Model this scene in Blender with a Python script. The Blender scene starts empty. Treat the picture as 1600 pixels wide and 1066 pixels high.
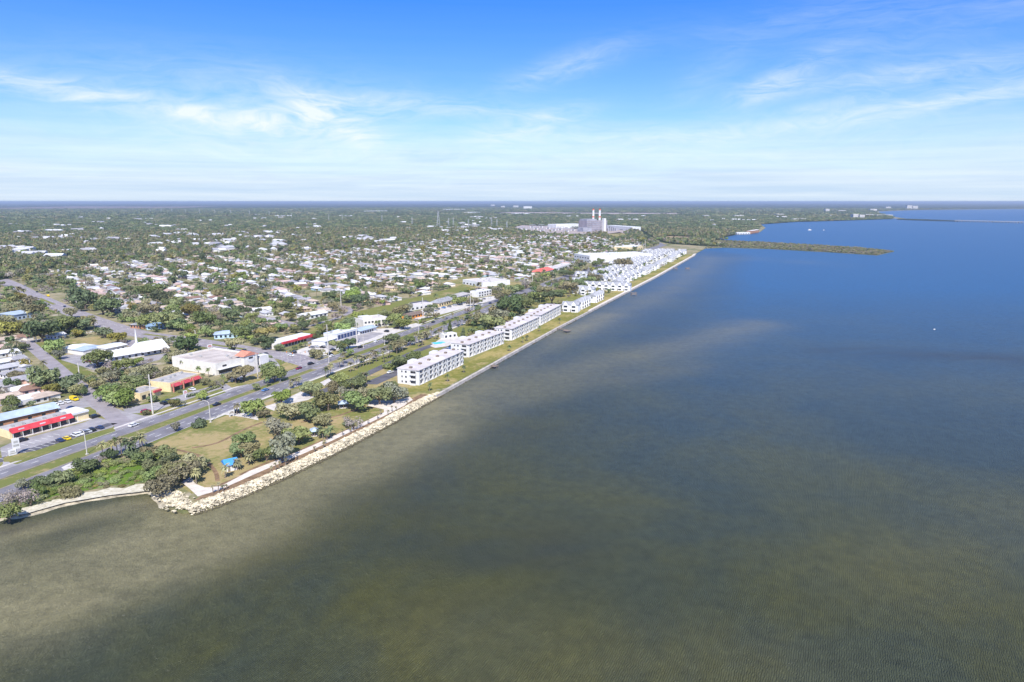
import bpy, math, random
import numpy as np
from mathutils import Vector, Matrix
from mathutils.geometry import tessellate_polygon

# ------------------------------------------------------------------ camera, world, sun, exposure
sc = bpy.context.scene
col = sc.collection
R = math.radians
F = 1067.0; CAMH = 105.0; TH = math.atan((533 - 315) / F)
cam = bpy.data.cameras.new("camera"); cam_ob = bpy.data.objects.new("camera", cam); col.objects.link(cam_ob)
cam_ob.location = (0, 0, CAMH); cam_ob.rotation_euler = (math.pi / 2 - TH, 0, 0)
cam.sensor_fit = 'HORIZONTAL'; cam.sensor_width = 36; cam.lens = 36 * F / 1600
cam.clip_start = 1; cam.clip_end = 90000
sc.camera = cam_ob
SUN_EL, SUN_AZ = 47.0, 276.0            # degrees; azimuth counted from +x, anticlockwise
sun = bpy.data.lights.new("sun", 'SUN'); sun.energy = 5.0; sun.angle = R(0.5); sun.color = (1.0, 0.95, 0.88)
sun_ob = bpy.data.objects.new("sun", sun); col.objects.link(sun_ob)
sd = Vector((math.cos(R(SUN_AZ)) * math.cos(R(SUN_EL)), math.sin(R(SUN_AZ)) * math.cos(R(SUN_EL)), math.sin(R(SUN_EL))))
sun_ob.rotation_euler = (-sd).to_track_quat('-Z', 'Y').to_euler()
sc.view_settings.view_transform = 'Standard'; sc.view_settings.look = 'None'
sc.view_settings.exposure = 0.42; sc.view_settings.gamma = 1.0
sc.cycles.volume_bounces = 0; sc.cycles.max_bounces = 4; sc.cycles.diffuse_bounces = 2; sc.cycles.glossy_bounces = 2
sc.cycles.transparent_max_bounces = 6
SKY_STRENGTH = 0.14
HAZE_DENSITY = 5.6e-5

world = bpy.data.worlds.new("World"); sc.world = world; world.use_nodes = True
NT = world.node_tree; NT.nodes.clear()
class G:
    """tiny node-graph helper"""
    def __init__(s, nt): s.nt = nt; s.L = nt.links
    def n(s, t, **kw):
        nd = s.nt.nodes.new(t)
        for k, v in kw.items(): setattr(nd, k, v)
        return nd
    def put(s, sock, v):
        if isinstance(v, bpy.types.NodeSocket): s.L.new(v, sock)
        else: sock.default_value = v
    def m(s, op, a, b=0.0, c=None, clamp=False):
        nd = s.n('ShaderNodeMath', operation=op, use_clamp=clamp)
        s.put(nd.inputs[0], a); s.put(nd.inputs[1], b)
        if c is not None: s.put(nd.inputs[2], c)
        return nd.outputs[0]
    def mix(s, f, a, b, mode='MIX'):
        nd = s.n('ShaderNodeMix', data_type='RGBA', blend_type=mode); nd.clamp_factor = True
        s.put(nd.inputs[0], f); s.put(nd.inputs[6], a); s.put(nd.inputs[7], b)
        return nd.outputs[2]
    def noise(s, vec, scale, detail=3, rough=0.55, dist=0.0):
        nd = s.n('ShaderNodeTexNoise'); s.put(nd.inputs['Scale'], scale); nd.inputs['Detail'].default_value = detail
        nd.inputs['Roughness'].default_value = rough; nd.inputs['Distortion'].default_value = dist
        if vec is not None: s.L.new(vec, nd.inputs['Vector'])
        return nd.outputs['Fac']
    def ramp(s, f, lo, hi):
        nd = s.n('ShaderNodeMapRange'); s.put(nd.inputs[0], f); nd.inputs[1].default_value = lo; nd.inputs[2].default_value = hi
        return nd.outputs[0]
    def mapping(s, vec, scale=(1, 1, 1), rot=(0, 0, 0), loc=(0, 0, 0)):
        nd = s.n('ShaderNodeMapping'); s.L.new(vec, nd.inputs[0])
        nd.inputs['Scale'].default_value = scale; nd.inputs['Rotation'].default_value = rot; nd.inputs['Location'].default_value = loc
        return nd.outputs[0]

def c4(c): return (c[0], c[1], c[2], 1.0)

def build_world():
    g = G(NT)
    out = g.n('ShaderNodeOutputWorld'); bg = g.n('ShaderNodeBackground'); g.L.new(bg.outputs[0], out.inputs[0])
    sky = g.n('ShaderNodeTexSky', sky_type='NISHITA'); sky.sun_disc = False
    sky.sun_elevation = R(SUN_EL); sky.sun_rotation = R(90 - SUN_AZ)
    sky.altitude = 100; sky.air_density = 1.0; sky.dust_density = 0.2; sky.ozone_density = 4.0
    tc = g.n('ShaderNodeTexCoord'); sep = g.n('ShaderNodeSeparateXYZ'); g.L.new(tc.outputs['Generated'], sep.inputs[0])
    x, y, z = sep.outputs
    az = g.m('MULTIPLY', g.m('ARCTAN2', x, y), 57.2958)      # degrees from +y
    el = g.m('MULTIPLY', g.m('ARCSINE', z), 57.2958)
    # the deep azure of clean air above the haze: tint grows to the frame top, then fades to neutralise the ambient light
    t = g.ramp(el, 0.0, 15.0)
    tint = g.mix(t, (0.70, 0.73, 0.96, 1), (0.15, 0.48, 1.22, 1)); tint = g.mix(g.ramp(el, 16.0, 45.0), tint, (0.95, 1.0, 1.05, 1))
    base = g.mix(1.0, sky.outputs[0], tint, 'MULTIPLY')
    comb = g.n('ShaderNodeCombineXYZ'); g.L.new(az, comb.inputs[0]); g.L.new(el, comb.inputs[1])
    ae = comb.outputs[0]
    warp = g.noise(g.mapping(ae, (0.05, 0.16, 1)), 1.0, 3)
    comb2 = g.n('ShaderNodeCombineXYZ'); g.L.new(az, comb2.inputs[0]); g.L.new(g.m('ADD', el, g.m('MULTIPLY', warp, 6.0)), comb2.inputs[1])
    wisp = g.noise(g.mapping(comb2.outputs[0], (0.11, 0.85, 1), (0, 0, R(-6))), 1.0, 7, 0.62, 0.6)
    wisp2 = g.noise(g.mapping(comb2.outputs[0], (0.45, 1.9, 1), (0, 0, R(18))), 1.0, 6, 0.6, 0.8)
    w = g.m('ADD', g.m('MULTIPLY', wisp, 0.6), g.m('MULTIPLY', wisp2, 0.4))
    # veils: (azimuth, elevation, half length, half height, slant, strength)
    veils = [(-16.5, 6.3, 5.5, 1.15, 6, 1.0), (-14.0, 6.2, 3.0, 0.8, -30, 0.8), (-29, 6.9, 9, 0.55, -7, 0.9), (-24, 8.3, 8, 1.6, 0, 0.28),
             (24, 6.0, 10, 0.55, 7, 0.55), (33, 6.7, 6, 0.4, 8, 0.55), (28, 8.7, 6, 0.5, 4, 0.5), (34, 8.2, 6, 0.5, 2, 0.25), (20.0, 8.6, 2.8, 0.7, 25, 0.62), (25, 7.1, 3, 0.3, 8, 0.4),
             (24, 13.0, 8, 1.0, 5, 0.18), (32, 11.6, 8, 1.2, 12, 0.2), (4.0, 10.2, 3.5, 0.7, 18, 0.5), (1.5, 5.9, 3.2, 0.8, 12, 0.8), (-4, 7.2, 5, .5, -4, .35), (9, 5.0, 4, 0.6, 3, 0.35), (15, 9.3, 2.5, .8, 30, .2),
             (6, 4.6, 40, 0.8, 0, 0.30), (-20, 3.6, 14, 0.4, 0, 0.3), (18, 3.3, 20, .35, 0, .35)]
    tot = None
    for (a0, e0, ha, he, sl, st) in veils:
        da = g.m('SUBTRACT', az, a0); de = g.m('SUBTRACT', el, e0)
        cs, sn = math.cos(R(sl)), math.sin(R(sl))
        u = g.m('MULTIPLY', g.m('ADD', g.m('MULTIPLY', da, cs), g.m('MULTIPLY', de, sn)), 1 / ha)
        v = g.m('MULTIPLY', g.m('SUBTRACT', g.m('MULTIPLY', de, cs), g.m('MULTIPLY', da, sn)), 1 / he)
        r2 = g.m('ADD', g.m('MULTIPLY', u, u), g.m('MULTIPLY', v, v))
        e = g.m('MULTIPLY', g.m('EXPONENT', g.m('MULTIPLY', r2, -0.5)), st)
        tot = e if tot is None else g.m('ADD', tot, e)
    wisps = g.m('MULTIPLY', tot, g.ramp(w, 0.35, 0.66), clamp=True)
    # pale layer that lies along the horizon
    lay = g.ramp(g.m('ADD', el, g.m('MULTIPLY', g.m('SUBTRACT', wisp, 0.5), 5.0)), 6.6, 1.2)
    lay = g.m('ADD', 0.04, g.m('MULTIPLY', lay, 0.92), clamp=True)
    streaks = g.noise(g.mapping(ae, (0.05, 1.6, 1), (0, 0, R(-1))), 1.0, 5, 0.6, 0.3)
    veil = g.mix(g.ramp(streaks, 0.35, 0.65), (3.15, 4.05, 5.1, 1), (4.1, 4.75, 5.4, 1))
    c = g.mix(lay, base, veil); c = g.mix(g.m('MULTIPLY', wisps, 0.92), c, (5.0, 5.4, 5.9, 1))
    below = g.mix(g.ramp(el, -3.0, 0.0), (0.6, 1.0, 1.7, 1), c)
    g.L.new(below, bg.inputs[0]); bg.inputs[1].default_value = SKY_STRENGTH
build_world()

# ------------------------------------------------------------------ ground projection and site frame
def P(px, py, z=0.0):
    a = (px - 800) / F; b = (533 - py) / F
    dy = math.cos(TH) + b * math.sin(TH); dz = -math.sin(TH) + b * math.cos(TH)
    t = (CAMH - z) / (-dz)
    return (a * t, dy * t)
HA = R(68.5); CA, SA = math.cos(HA), math.sin(HA); HO = (-191.0, 275.5)
def pix(x, y, z=0.0, th=None):
    th = TH if th is None else th
    z -= CAMH; d = y * math.cos(th) - z * math.sin(th); u = y * math.sin(th) + z * math.cos(th)
    return 800 + F * x / d, 533 - F * u / d
TH0 = math.atan(220 / F)     # the survey of the site was taken at this pitch; shift it to the camera's
def _shift(x, y, t0, t1):
    u, v = pix(x, y, 0, t0); a = (u - 800) / F; b = (533 - v) / F
    dy = math.cos(t1) + b * math.sin(t1); dz = -math.sin(t1) + b * math.cos(t1); t = CAMH / (-dz); return a * t, dy * t
def Q(a, b):            # a metres along the highway, b metres towards the bay
    return _shift(HO[0] + a * CA + b * SA, HO[1] + a * SA - b * CA, TH0, TH)
def AB(p):
    q = _shift(p[0], p[1], TH, TH0); X, Y = q[0] - HO[0], q[1] - HO[1]
    return X * CA + Y * SA, X * SA - Y * CA
def PL(l): return [P(*q) for q in l]

# ------------------------------------------------------------------ materials
MATS = {}
def mat(name, color, rough=0.8, vary=0.12, scale=0.6, metal=0.0, color2=None, spec=0.3, objvar=0.0, bump=0.0, detail=4, big=0.0):
    if name in MATS: return MATS[name]
    m = bpy.data.materials.new(name); m.use_nodes = True; nt = m.node_tree; g = G(nt)
    bs = nt.nodes['Principled BSDF']; bs.inputs['Roughness'].default_value = rough; bs.inputs['Metallic'].default_value = metal
    bs.inputs['Specular IOR Level'].default_value = spec
    geo = g.n('ShaderNodeNewGeometry'); tc = g.n('ShaderNodeTexCoord')
    vec = tc.outputs['Object'] if not big else geo.outputs['Position']
    f = g.noise(vec, scale, detail)
    c2 = color2 or tuple(max(0, k * (1 - 2 * vary)) for k in color)
    c1 = color if color2 else tuple(min(1, k * (1 + vary)) for k in color)
    c = g.mix(g.ramp(f, 0.33, 0.67), c4(c2), c4(c1))
    if objvar:
        oi = g.n('ShaderNodeObjectInfo'); hsv = g.n('ShaderNodeHueSaturation')
        g.put(hsv.inputs['Value'], g.m('ADD', 1 - objvar, g.m('MULTIPLY', oi.outputs['Random'], 2 * objvar)))
        g.put(hsv.inputs['Hue'], g.m('ADD', 0.5 - 0.03 * (objvar > 0.1), g.m('MULTIPLY', g.m('FRACT', g.m('MULTIPLY', oi.outputs['Random'], 7.31)), 0.06 * (objvar > 0.1))))
        g.L.new(c, hsv.inputs['Color']); c = hsv.outputs[0]
    g.L.new(c, bs.inputs['Base Color'])
    if bump:
        bp = g.n('ShaderNodeBump'); bp.inputs['Strength'].default_value = bump; g.L.new(f, bp.inputs['Height']); g.L.new(bp.outputs[0], bs.inputs['Normal'])
    MATS[name] = m; return m

def grass_mat(name, green, dry, bare, sc1=0.02, sc2=0.25, drybias=0.5):
    m = bpy.data.materials.new(name); m.use_nodes = True; g = G(m.node_tree); bs = m.node_tree.nodes['Principled BSDF']
    bs.inputs['Roughness'].default_value = 0.95; bs.inputs['Specular IOR Level'].default_value = 0.1
    geo = g.n('ShaderNodeNewGeometry'); v = geo.outputs['Position']
    n1 = g.noise(v, sc1, 5, 0.6); n2 = g.noise(v, sc2, 5, 0.65); n3 = g.noise(v, sc1 * 3.1, 4)
    k = g.m('ADD', g.m('MULTIPLY', n1, 0.65), g.m('MULTIPLY', n2, 0.35))
    c = g.mix(g.ramp(k, 0.62 - 0.3 * drybias, 0.74 - 0.3 * drybias), c4(green), c4(dry))
    c = g.mix(g.ramp(g.m('ADD', g.m('MULTIPLY', n3, 0.6), g.m('MULTIPLY', n2, 0.4)), 0.54, 0.66), c, c4(bare))
    g.L.new(c, bs.inputs['Base Color']); MATS[name] = m; return m

M_ground = grass_mat('suburb_ground', (0.14, 0.155, 0.06), (0.31, 0.26, 0.16), (0.42, 0.36, 0.29), 0.02, 0.12, 0.62)
M_park = grass_mat('park_grass', (0.17, 0.18, 0.055), (0.34, 0.27, 0.13), (0.40, 0.285, 0.175), 0.05, 0.35, 0.64)
M_lawn = grass_mat('verge_grass', (0.155, 0.17, 0.05), (0.25, 0.22, 0.085), (0.32, 0.25, 0.13), 0.03, 0.4, 0.42)
M_lawn2 = grass_mat('condo_lawn', (0.17, 0.17, 0.04), (0.33, 0.27, 0.10), (0.38, 0.29, 0.14), 0.02, 0.3, 0.6)
M_field = grass_mat('field_grass', (0.17, 0.18, 0.05), (0.29, 0.24, 0.10), (0.32, 0.25, 0.13), 0.01, 0.1, 0.45)
M_forest = grass_mat('forest_floor', (0.028, 0.045, 0.018), (0.055, 0.06, 0.03), (0.10, 0.09, 0.05), 0.002, 0.012, 0.5)
M_soil = mat('bare_soil', (0.24, 0.155, 0.09), 0.95, 0.2, 0.4, big=1)
M_asph = mat('asphalt', (0.205, 0.195, 0.215), 0.85, 0.14, 0.12, big=1)
M_asph_dark_and_shade = mat('asphalt_dark', (0.12, 0.115, 0.13), 0.85, 0.14, 0.15, big=1)  # dark asphalt; also the painted shade over the strip's parking bays
M_street = mat('street_grey', (0.30, 0.27, 0.285), 0.9, 0.1, 0.15, big=1)
M_lot = mat('carpark_paving', (0.33, 0.31, 0.32), 0.9, 0.12, 0.15, big=1)
M_conc = mat('pale_concrete', (0.58, 0.54, 0.50), 0.85, 0.1, 0.3, big=1)
M_shell = mat('shell_path', (0.66, 0.59, 0.52), 0.9, 0.1, 0.4, big=1)
M_sand = mat('white_sand', (0.66, 0.61, 0.50), 0.9, 0.3, 0.7, big=1, color2=(0.42, 0.38, 0.27))
M_rock = mat('limestone', (0.64, 0.56, 0.40), 0.9, 0.3, 0.5, big=1)
M_line = mat('road_paint', (0.75, 0.74, 0.70), 0.7, 0.1, 0.8)
M_yline = mat('road_paint_yellow', (0.55, 0.42, 0.12), 0.7, 0.1, 0.8)
M_white = mat('white_paint', (0.68, 0.67, 0.65), 0.7, 0.05, 0.3)
M_cream = mat('cream_stucco', (0.76, 0.62, 0.36), 0.8, 0.06, 0.4)
M_offwhite = mat('offwhite_stucco', (0.72, 0.69, 0.62), 0.8, 0.05, 0.3)
M_wroof = mat('white_roof', (0.66, 0.62, 0.60), 0.75, 0.08, 0.15, color2=(0.50, 0.44, 0.43))
M_wroof2 = mat('bright_metal_roof', (0.70, 0.70, 0.69), 0.6, 0.08, 0.2)
M_groof = mat('grey_gravel_roof', (0.42, 0.395, 0.385), 0.9, 0.12, 0.2)
M_mroof = mat('mottled_flat_roof', (0.56, 0.50, 0.46), 0.9, 0.15, 0.14, color2=(0.38, 0.33, 0.30))
M_bluemetal = mat('pale_blue_metal_roof', (0.42, 0.50, 0.60), 0.45, 0.08, 0.3)
M_blueroof = mat('blue_roof', (0.07, 0.30, 0.72), 0.5, 0.06, 0.8)
M_teal = mat('light_blue_wall', (0.45, 0.60, 0.68), 0.7, 0.06, 0.4)
M_brick = mat('orange_brick', (0.46, 0.23, 0.13), 0.85, 0.12, 0.5)
M_red = mat('red_canvas', (0.60, 0.055, 0.07), 0.8, 0.15, 0.35)
M_maroon = mat('maroon_canvas', (0.48, 0.07, 0.09), 0.6, 0.1, 0.5)
M_terra = mat('terracotta_tile', (0.60, 0.25, 0.17), 0.8, 0.12, 0.8)
M_redroof = mat('red_roof', (0.80, 0.16, 0.13), 0.7, 0.1, 0.3)
M_glass = mat('dark_glass', (0.03, 0.04, 0.055), 0.15, 0.2, 0.5, spec=0.6)
M_dark = mat('dark_recess', (0.045, 0.045, 0.05), 0.8, 0.2, 0.5)
M_tgrey = mat('grey_shingles', (0.34, 0.345, 0.37), 0.85, 0.15, 0.4, objvar=0.09)
M_pole = mat('galvanised_steel', (0.50, 0.49, 0.46), 0.5, 0.1, 1.0, metal=0.3)
M_cpole = mat('concrete_pole', (0.62, 0.58, 0.52), 0.8, 0.1, 0.6)
M_wood = mat('weathered_timber', (0.24, 0.19, 0.15), 0.85, 0.2, 1.2)
M_pool = mat('pool_water', (0.10, 0.62, 0.72), 0.1, 0.05, 0.5, spec=0.5)
M_plant = mat('plant_cladding', (0.31, 0.27, 0.29), 0.7, 0.1, 0.05)
M_plant2 = mat('plant_steel', (0.34, 0.34, 0.38), 0.7, 0.15, 0.08)
M_stackred = mat('stack_red', (0.68, 0.22, 0.14), 0.8, 0.1, 0.1)
M_tyre = mat('tyre_rubber', (0.02, 0.02, 0.02), 0.8)
M_bark = mat('bark', (0.17, 0.13, 0.10), 0.9, 0.2, 1.5)
M_orange = mat('orange_paint', (0.75, 0.28, 0.04), 0.6)
M_steel_pink = mat('pinkish_gravel', (0.40, 0.33, 0.30), 0.9, 0.12, 0.05, big=1)

# ------------------------------------------------------------------ object helpers
def obj(name, me, m=None, parent=None, loc=(0, 0, 0), rot=0.0):
    o = bpy.data.objects.new(name, me); col.objects.link(o); o.location = loc; o.rotation_euler = (0, 0, rot)
    if m is not None and me is not None and not me.materials: me.materials.append(m)
    if parent: o.parent = parent
    return o
def tag(o, label=None, cat=None, group=None, kind=None):
    if label: o['label'] = label
    if cat: o['category'] = cat
    if group: o['group'] = group
    if kind: o['kind'] = kind
    return o
def thing(name, label, cat, loc=(0, 0, 0), rot=0.0, group=None):
    o = bpy.data.objects.new(name, None); col.objects.link(o); o.location = loc; o.rotation_euler = (0, 0, rot)
    o.empty_display_size = 1
    return tag(o, label, cat, group)
CH = {}
def copy_tree(o, parent=None):
    c = o.copy(); col.objects.link(c); c.parent = parent
    for ch in CH.get(o.name) or kids(o): copy_tree(ch, c)
    return c
def kids(o):
    k = list(o.children); CH[o.name] = k; return k

class MB:
    def __init__(s): s.v = []; s.f = []
    def box(s, x0, x1, y0, y1, z0, z1):
        i = len(s.v); s.v += [(x0, y0, z0), (x1, y0, z0), (x1, y1, z0), (x0, y1, z0), (x0, y0, z1), (x1, y0, z1), (x1, y1, z1), (x0, y1, z1)]
        s.f += [(i, i + 3, i + 2, i + 1), (i + 4, i + 5, i + 6, i + 7), (i, i + 1, i + 5, i + 4), (i + 1, i + 2, i + 6, i + 5), (i + 2, i + 3, i + 7, i + 6), (i + 3, i, i + 4, i + 7)]
        return s
    def prism(s, pts, z0, z1):
        n = len(pts); i = len(s.v); s.v += [(x, y, z0) for x, y in pts] + [(x, y, z1) for x, y in pts]
        s.f += [tuple(range(i + n - 1, i - 1, -1)), tuple(range(i + n, i + 2 * n))] + [(i + k, i + (k + 1) % n, i + n + (k + 1) % n, i + n + k) for k in range(n)]
        return s
    def gable(s, x0, x1, y0, y1, z, h, axis='x', t=0.18):
        """closed gable roof, ridge along axis"""
        i = len(s.v)
        if axis == 'x':
            ym = (y0 + y1) / 2
            s.v += [(x0, y0, z), (x1, y0, z), (x1, y1, z), (x0, y1, z), (x0, ym, z + h), (x1, ym, z + h)]
            s.f += [(i, i + 1, i + 5, i + 4), (i + 2, i + 3, i + 4, i + 5), (i, i + 4, i + 3), (i + 1, i + 2, i + 5), (i, i + 3, i + 2, i + 1)]
        else:
            xm = (x0 + x1) / 2
            s.v += [(x0, y0, z), (x1, y0, z), (x1, y1, z), (x0, y1, z), (xm, y0, z + h), (xm, y1, z + h)]
            s.f += [(i + 1, i + 2, i + 5, i + 4), (i + 3, i, i + 4, i + 5), (i, i + 1, i + 4), (i + 2, i + 3, i + 5), (i, i + 3, i + 2, i + 1)]
        return s
    def hip(s, x0, x1, y0, y1, z, h):
        i = len(s.v); w, d = x1 - x0, y1 - y0; r = min(w, d) / 2
        if w >= d: a, b = (x0 + r, (y0 + y1) / 2), (x1 - r, (y0 + y1) / 2)
        else: a, b = ((x0 + x1) / 2, y0 + r), ((x0 + x1) / 2, y1 - r)
        s.v += [(x0, y0, z), (x1, y0, z), (x1, y1, z), (x0, y1, z), (a[0], a[1], z + h), (b[0], b[1], z + h)]
        if w >= d: s.f += [(i, i + 1, i + 5, i + 4), (i + 1, i + 2, i + 5), (i + 2, i + 3, i + 4, i + 5), (i + 3, i, i + 4)]
        else: s.f += [(i, i + 1, i + 4), (i + 1, i + 2, i + 5, i + 4), (i + 2, i + 3, i + 5), (i + 3, i, i + 4, i + 5)]
        s.f += [(i, i + 3, i + 2, i + 1)]
        return s
    def tube(s, p0, p1, r0, r1=None, n=6, cap=True):
        r1 = r0 if r1 is None else r1; p0, p1 = Vector(p0), Vector(p1); d = (p1 - p0).normalized()
        u = d.orthogonal().normalized(); w = d.cross(u); i = len(s.v)
        for p, r in ((p0, r0), (p1, r1)):
            for k in range(n):
                a = 2 * math.pi * k / n; s.v.append(tuple(p + (u * math.cos(a) + w * math.sin(a)) * r))
        s.f += [(i + k, i + (k + 1) % n, i + n + (k + 1) % n, i + n + k) for k in range(n)]
        if cap: s.f += [tuple(range(i + n - 1, i - 1, -1)), tuple(range(i + n, i + 2 * n))]
        return s
    def quad(s, a, b, c, d): i = len(s.v); s.v += [a, b, c, d]; s.f.append((i, i + 1, i + 2, i + 3)); return s
    def mesh(s, name='mesh'):
        me = bpy.data.meshes.new(name); me.from_pydata(s.v, [], s.f); me.update(); return me
    def build(s, name, m, parent=None, **kw): return obj(name, s.mesh(name), m, parent, **kw)

def poly_sheet(name, pts, z, m, kind='structure', thick=0.0, parent=None):
    vs = [Vector((x, y, 0)) for x, y in pts]; tris = tessellate_polygon([vs]); n = len(pts)
    v = [(x, y, z) for x, y in pts]; f = []
    for t in tris:
        a, b, c = (Vector(v[i]) for i in t)
        f.append(tuple(t) if (b - a).cross(c - a).z > 0 else tuple(reversed(t)))
    if thick:
        v += [(x, y, z - thick) for x, y in pts]
        area = sum(pts[i][0] * pts[(i + 1) % n][1] - pts[(i + 1) % n][0] * pts[i][1] for i in range(n))
        for i in range(n):
            j = (i + 1) % n; q = (i, n + i, n + j, j) if area > 0 else (i, j, n + j, n + i); f.append(q)
    me = bpy.data.meshes.new(name); me.from_pydata(v, [], f); me.update()
    o = obj(name, me, m, parent)
    if kind: o['kind'] = kind
    return o
def offset_line(pts, d):
    out = []
    for i, p in enumerate(pts):
        a = Vector(pts[max(i - 1, 0)]); b = Vector(pts[min(i + 1, len(pts) - 1)]); t = (b - a).normalized()
        out.append((p[0] - t.y * d, p[1] + t.x * d))
    return out
def ribbon(name, pts, w, z, m, kind='structure', parent=None):
    L = offset_line(pts, w / 2); Rr = offset_line(pts, -w / 2); v = []; f = []
    for i in range(len(pts)):
        v += [(Rr[i][0], Rr[i][1], z), (L[i][0], L[i][1], z)]
        if i: f.append((2 * i - 2, 2 * i, 2 * i + 1, 2 * i - 1))
    me = bpy.data.meshes.new(name); me.from_pydata(v, [], f); me.update(); o = obj(name, me, m, parent)
    if kind: o['kind'] = kind
    return o
def smooth(pts, n=6):
    out = []
    for i in range(len(pts) - 1):
        p0 = pts[max(i - 1, 0)]; p1 = pts[i]; p2 = pts[i + 1]; p3 = pts[min(i + 2, len(pts) - 1)]
        for k in range(n):
            t = k / n
            out.append(tuple(0.5 * (2 * p1[j] + (p2[j] - p0[j]) * t + (2 * p0[j] - 5 * p1[j] + 4 * p2[j] - p3[j]) * t * t + (3 * p1[j] - p0[j] - 3 * p2[j] + p3[j]) * t ** 3) for j in (0, 1)))
    out.append(tuple(pts[-1])); return out
def inside(pt, poly):
    x, y = pt; c = False; j = len(poly) - 1
    for i in range(len(poly)):
        xi, yi = poly[i]; xj, yj = poly[j]
        if (yi > y) != (yj > y) and x < (xj - xi) * (y - yi) / (yj - yi) + xi: c = not c
        j = i
    return c
def np_inside(X, Y, poly):
    c = np.zeros(X.shape, bool); j = len(poly) - 1
    for i in range(len(poly)):
        xi, yi = poly[i]; xj, yj = poly[j]
        if yi != yj: c ^= ((yi > Y) != (yj > Y)) & (X < (xj - xi) * (Y - yi) / (yj - yi) + xi)
        j = i
    return c
def np_dist(X, Y, pts):
    d = np.full(X.shape, 1e9)
    for i in range(len(pts) - 1):
        ax, ay = pts[i]; bx, by = pts[i + 1]; vx, vy = bx - ax, by - ay
        t = np.clip(((X - ax) * vx + (Y - ay) * vy) / max(vx * vx + vy * vy, 1e-9), 0, 1)
        d = np.minimum(d, np.hypot(X - ax - t * vx, Y - ay - t * vy))
    return d

# ------------------------------------------------------------------ land and water
coast_near = [P(-60, 830), P(0, 806), P(40, 801), P(100, 784), P(170, 772), P(232, 764), P(246, 772), P(262, 788), Q(-24.5, 93)]
coast_mid = [Q(-20, 97), Q(-6, 101), Q(15, 104), Q(40, 106), Q(78, 107.5), Q(134, 107.5), Q(202, 107.5), Q(350, 107.5), Q(509, 111), Q(790, 117), Q(1180, 119.5), Q(1235, 116)]
spit = [P(1102, 388), P(1130, 386.5), P(1200, 388.5), P(1300, 394), P(1370, 398.5), P(1397, 392.5), P(1340, 386.5), P(1280, 383), P(1200, 378.5), P(1140, 376), P(1118, 374.5)]
north = [P(1124, 371), P(1150, 365), P(1188, 362), P(1196, 356), P(1188, 350), P(1240, 346), P(1310, 344), P(1400, 341.5), P(1420, 342.5), P(1395, 339), P(1376, 333.5), P(1372, 330.5), P(1430, 328.3), P(1600, 326.5), P(1800, 325.6)]
FAR = 70000
arc = [(FAR * math.sin(R(a)), FAR * math.cos(R(a))) for a in range(50, -51, -4)]
land = coast_near + coast_mid + spit + north + arc + [(-2600, 100), (-420, 60)]
poly_sheet('ground', land, 0.0, M_ground, thick=2.5)
# forest floor beyond the suburb
forest_edge = PL([(-160, 445), (0, 438), (90, 418), (200, 407), (330, 398), (470, 394), (560, 387), (640, 379), (720, 368), (860, 366), (990, 370), (1040, 380)])
forest_poly = forest_edge + PL([(1060, 382), (1104, 385)]) + spit[1:-1] + [P(1122, 373), P(1152, 366)] + [P(1180, 360), P(1190, 356), P(1182, 351), P(1240, 347), P(1310, 345), P(1395, 342.2), P(1390, 339), P(1368, 333), P(1366, 330), P(1430, 328), P(1600, 326.2), P(1790, 325.5)] + [(x * 0.99, y * 0.99) for x, y in arc[:-2]]
poly_sheet('woodland_floor', forest_poly, 0.12, M_forest)

shoal_lines = [  # pixel polyline, half width m, strength
    ([(-40, 845), (60, 820), (160, 795), (240, 782), (300, 806), (380, 782), (520, 716), (600, 676), (680, 626)], 7, 0.9),
    ([(-40, 900), (80, 900), (200, 850), (330, 815), (430, 770), (560, 710), (640, 668)], 24, 1.0),
    ([(-60, 960), (60, 960), (160, 915), (260, 880), (400, 820)], 17, 0.6),
    ([(600, 680), (700, 630), (800, 600), (900, 575), (1000, 553), (1100, 530), (1180, 505)], 26, 0.42),
    ([(760, 640), (900, 600), (1010, 585), (1090, 570)], 16, 0.2),
    ([(880, 520), (960, 490), (1040, 455), (1090, 420), (1115, 400)], 26, 0.35), ([(690, 628), (780, 580), (870, 530), (950, 490)], 14, 0.38),
    ([(1100, 400), (1180, 404), (1300, 412)], 30, 0.15),
    ([(700, 1000), (900, 1040), (1200, 1050)], 22, 0.12), ([(1400, 900), (1500, 860), (1620, 800)], 24, 0.10)]
weed_lines = [([(-20, 838), (40, 818), (110, 800)], 3.5, 0.6), ([(110, 812), (190, 792), (245, 786)], 3, 0.6), ([(60, 838), (170, 812)], 2.5, 0.45), ([(560, 790), (700, 720), (820, 660)], 22, 0.15), ([(430, 860), (620, 800)], 18, 0.2),
              ([(880, 512), (1080, 500)], 16, 0.0), ([(1300, 545), (1600, 560), (1700, 570)], 20, 0.5), ([(700, 880), (850, 850)], 20, 0.3)]
deep_off = 1
def axis(lo, hi, step, far, k=1.16):
    xs = list(np.arange(lo, hi + step, step)); d = step
    x = xs[-1]
    while x < far: d *= k; x += d; xs.append(x)
    d = step; x = xs[0]; pre = []
    while x > -far: d *= k; x -= d; pre.append(x)
    return np.array(pre[::-1] + xs)
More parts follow.
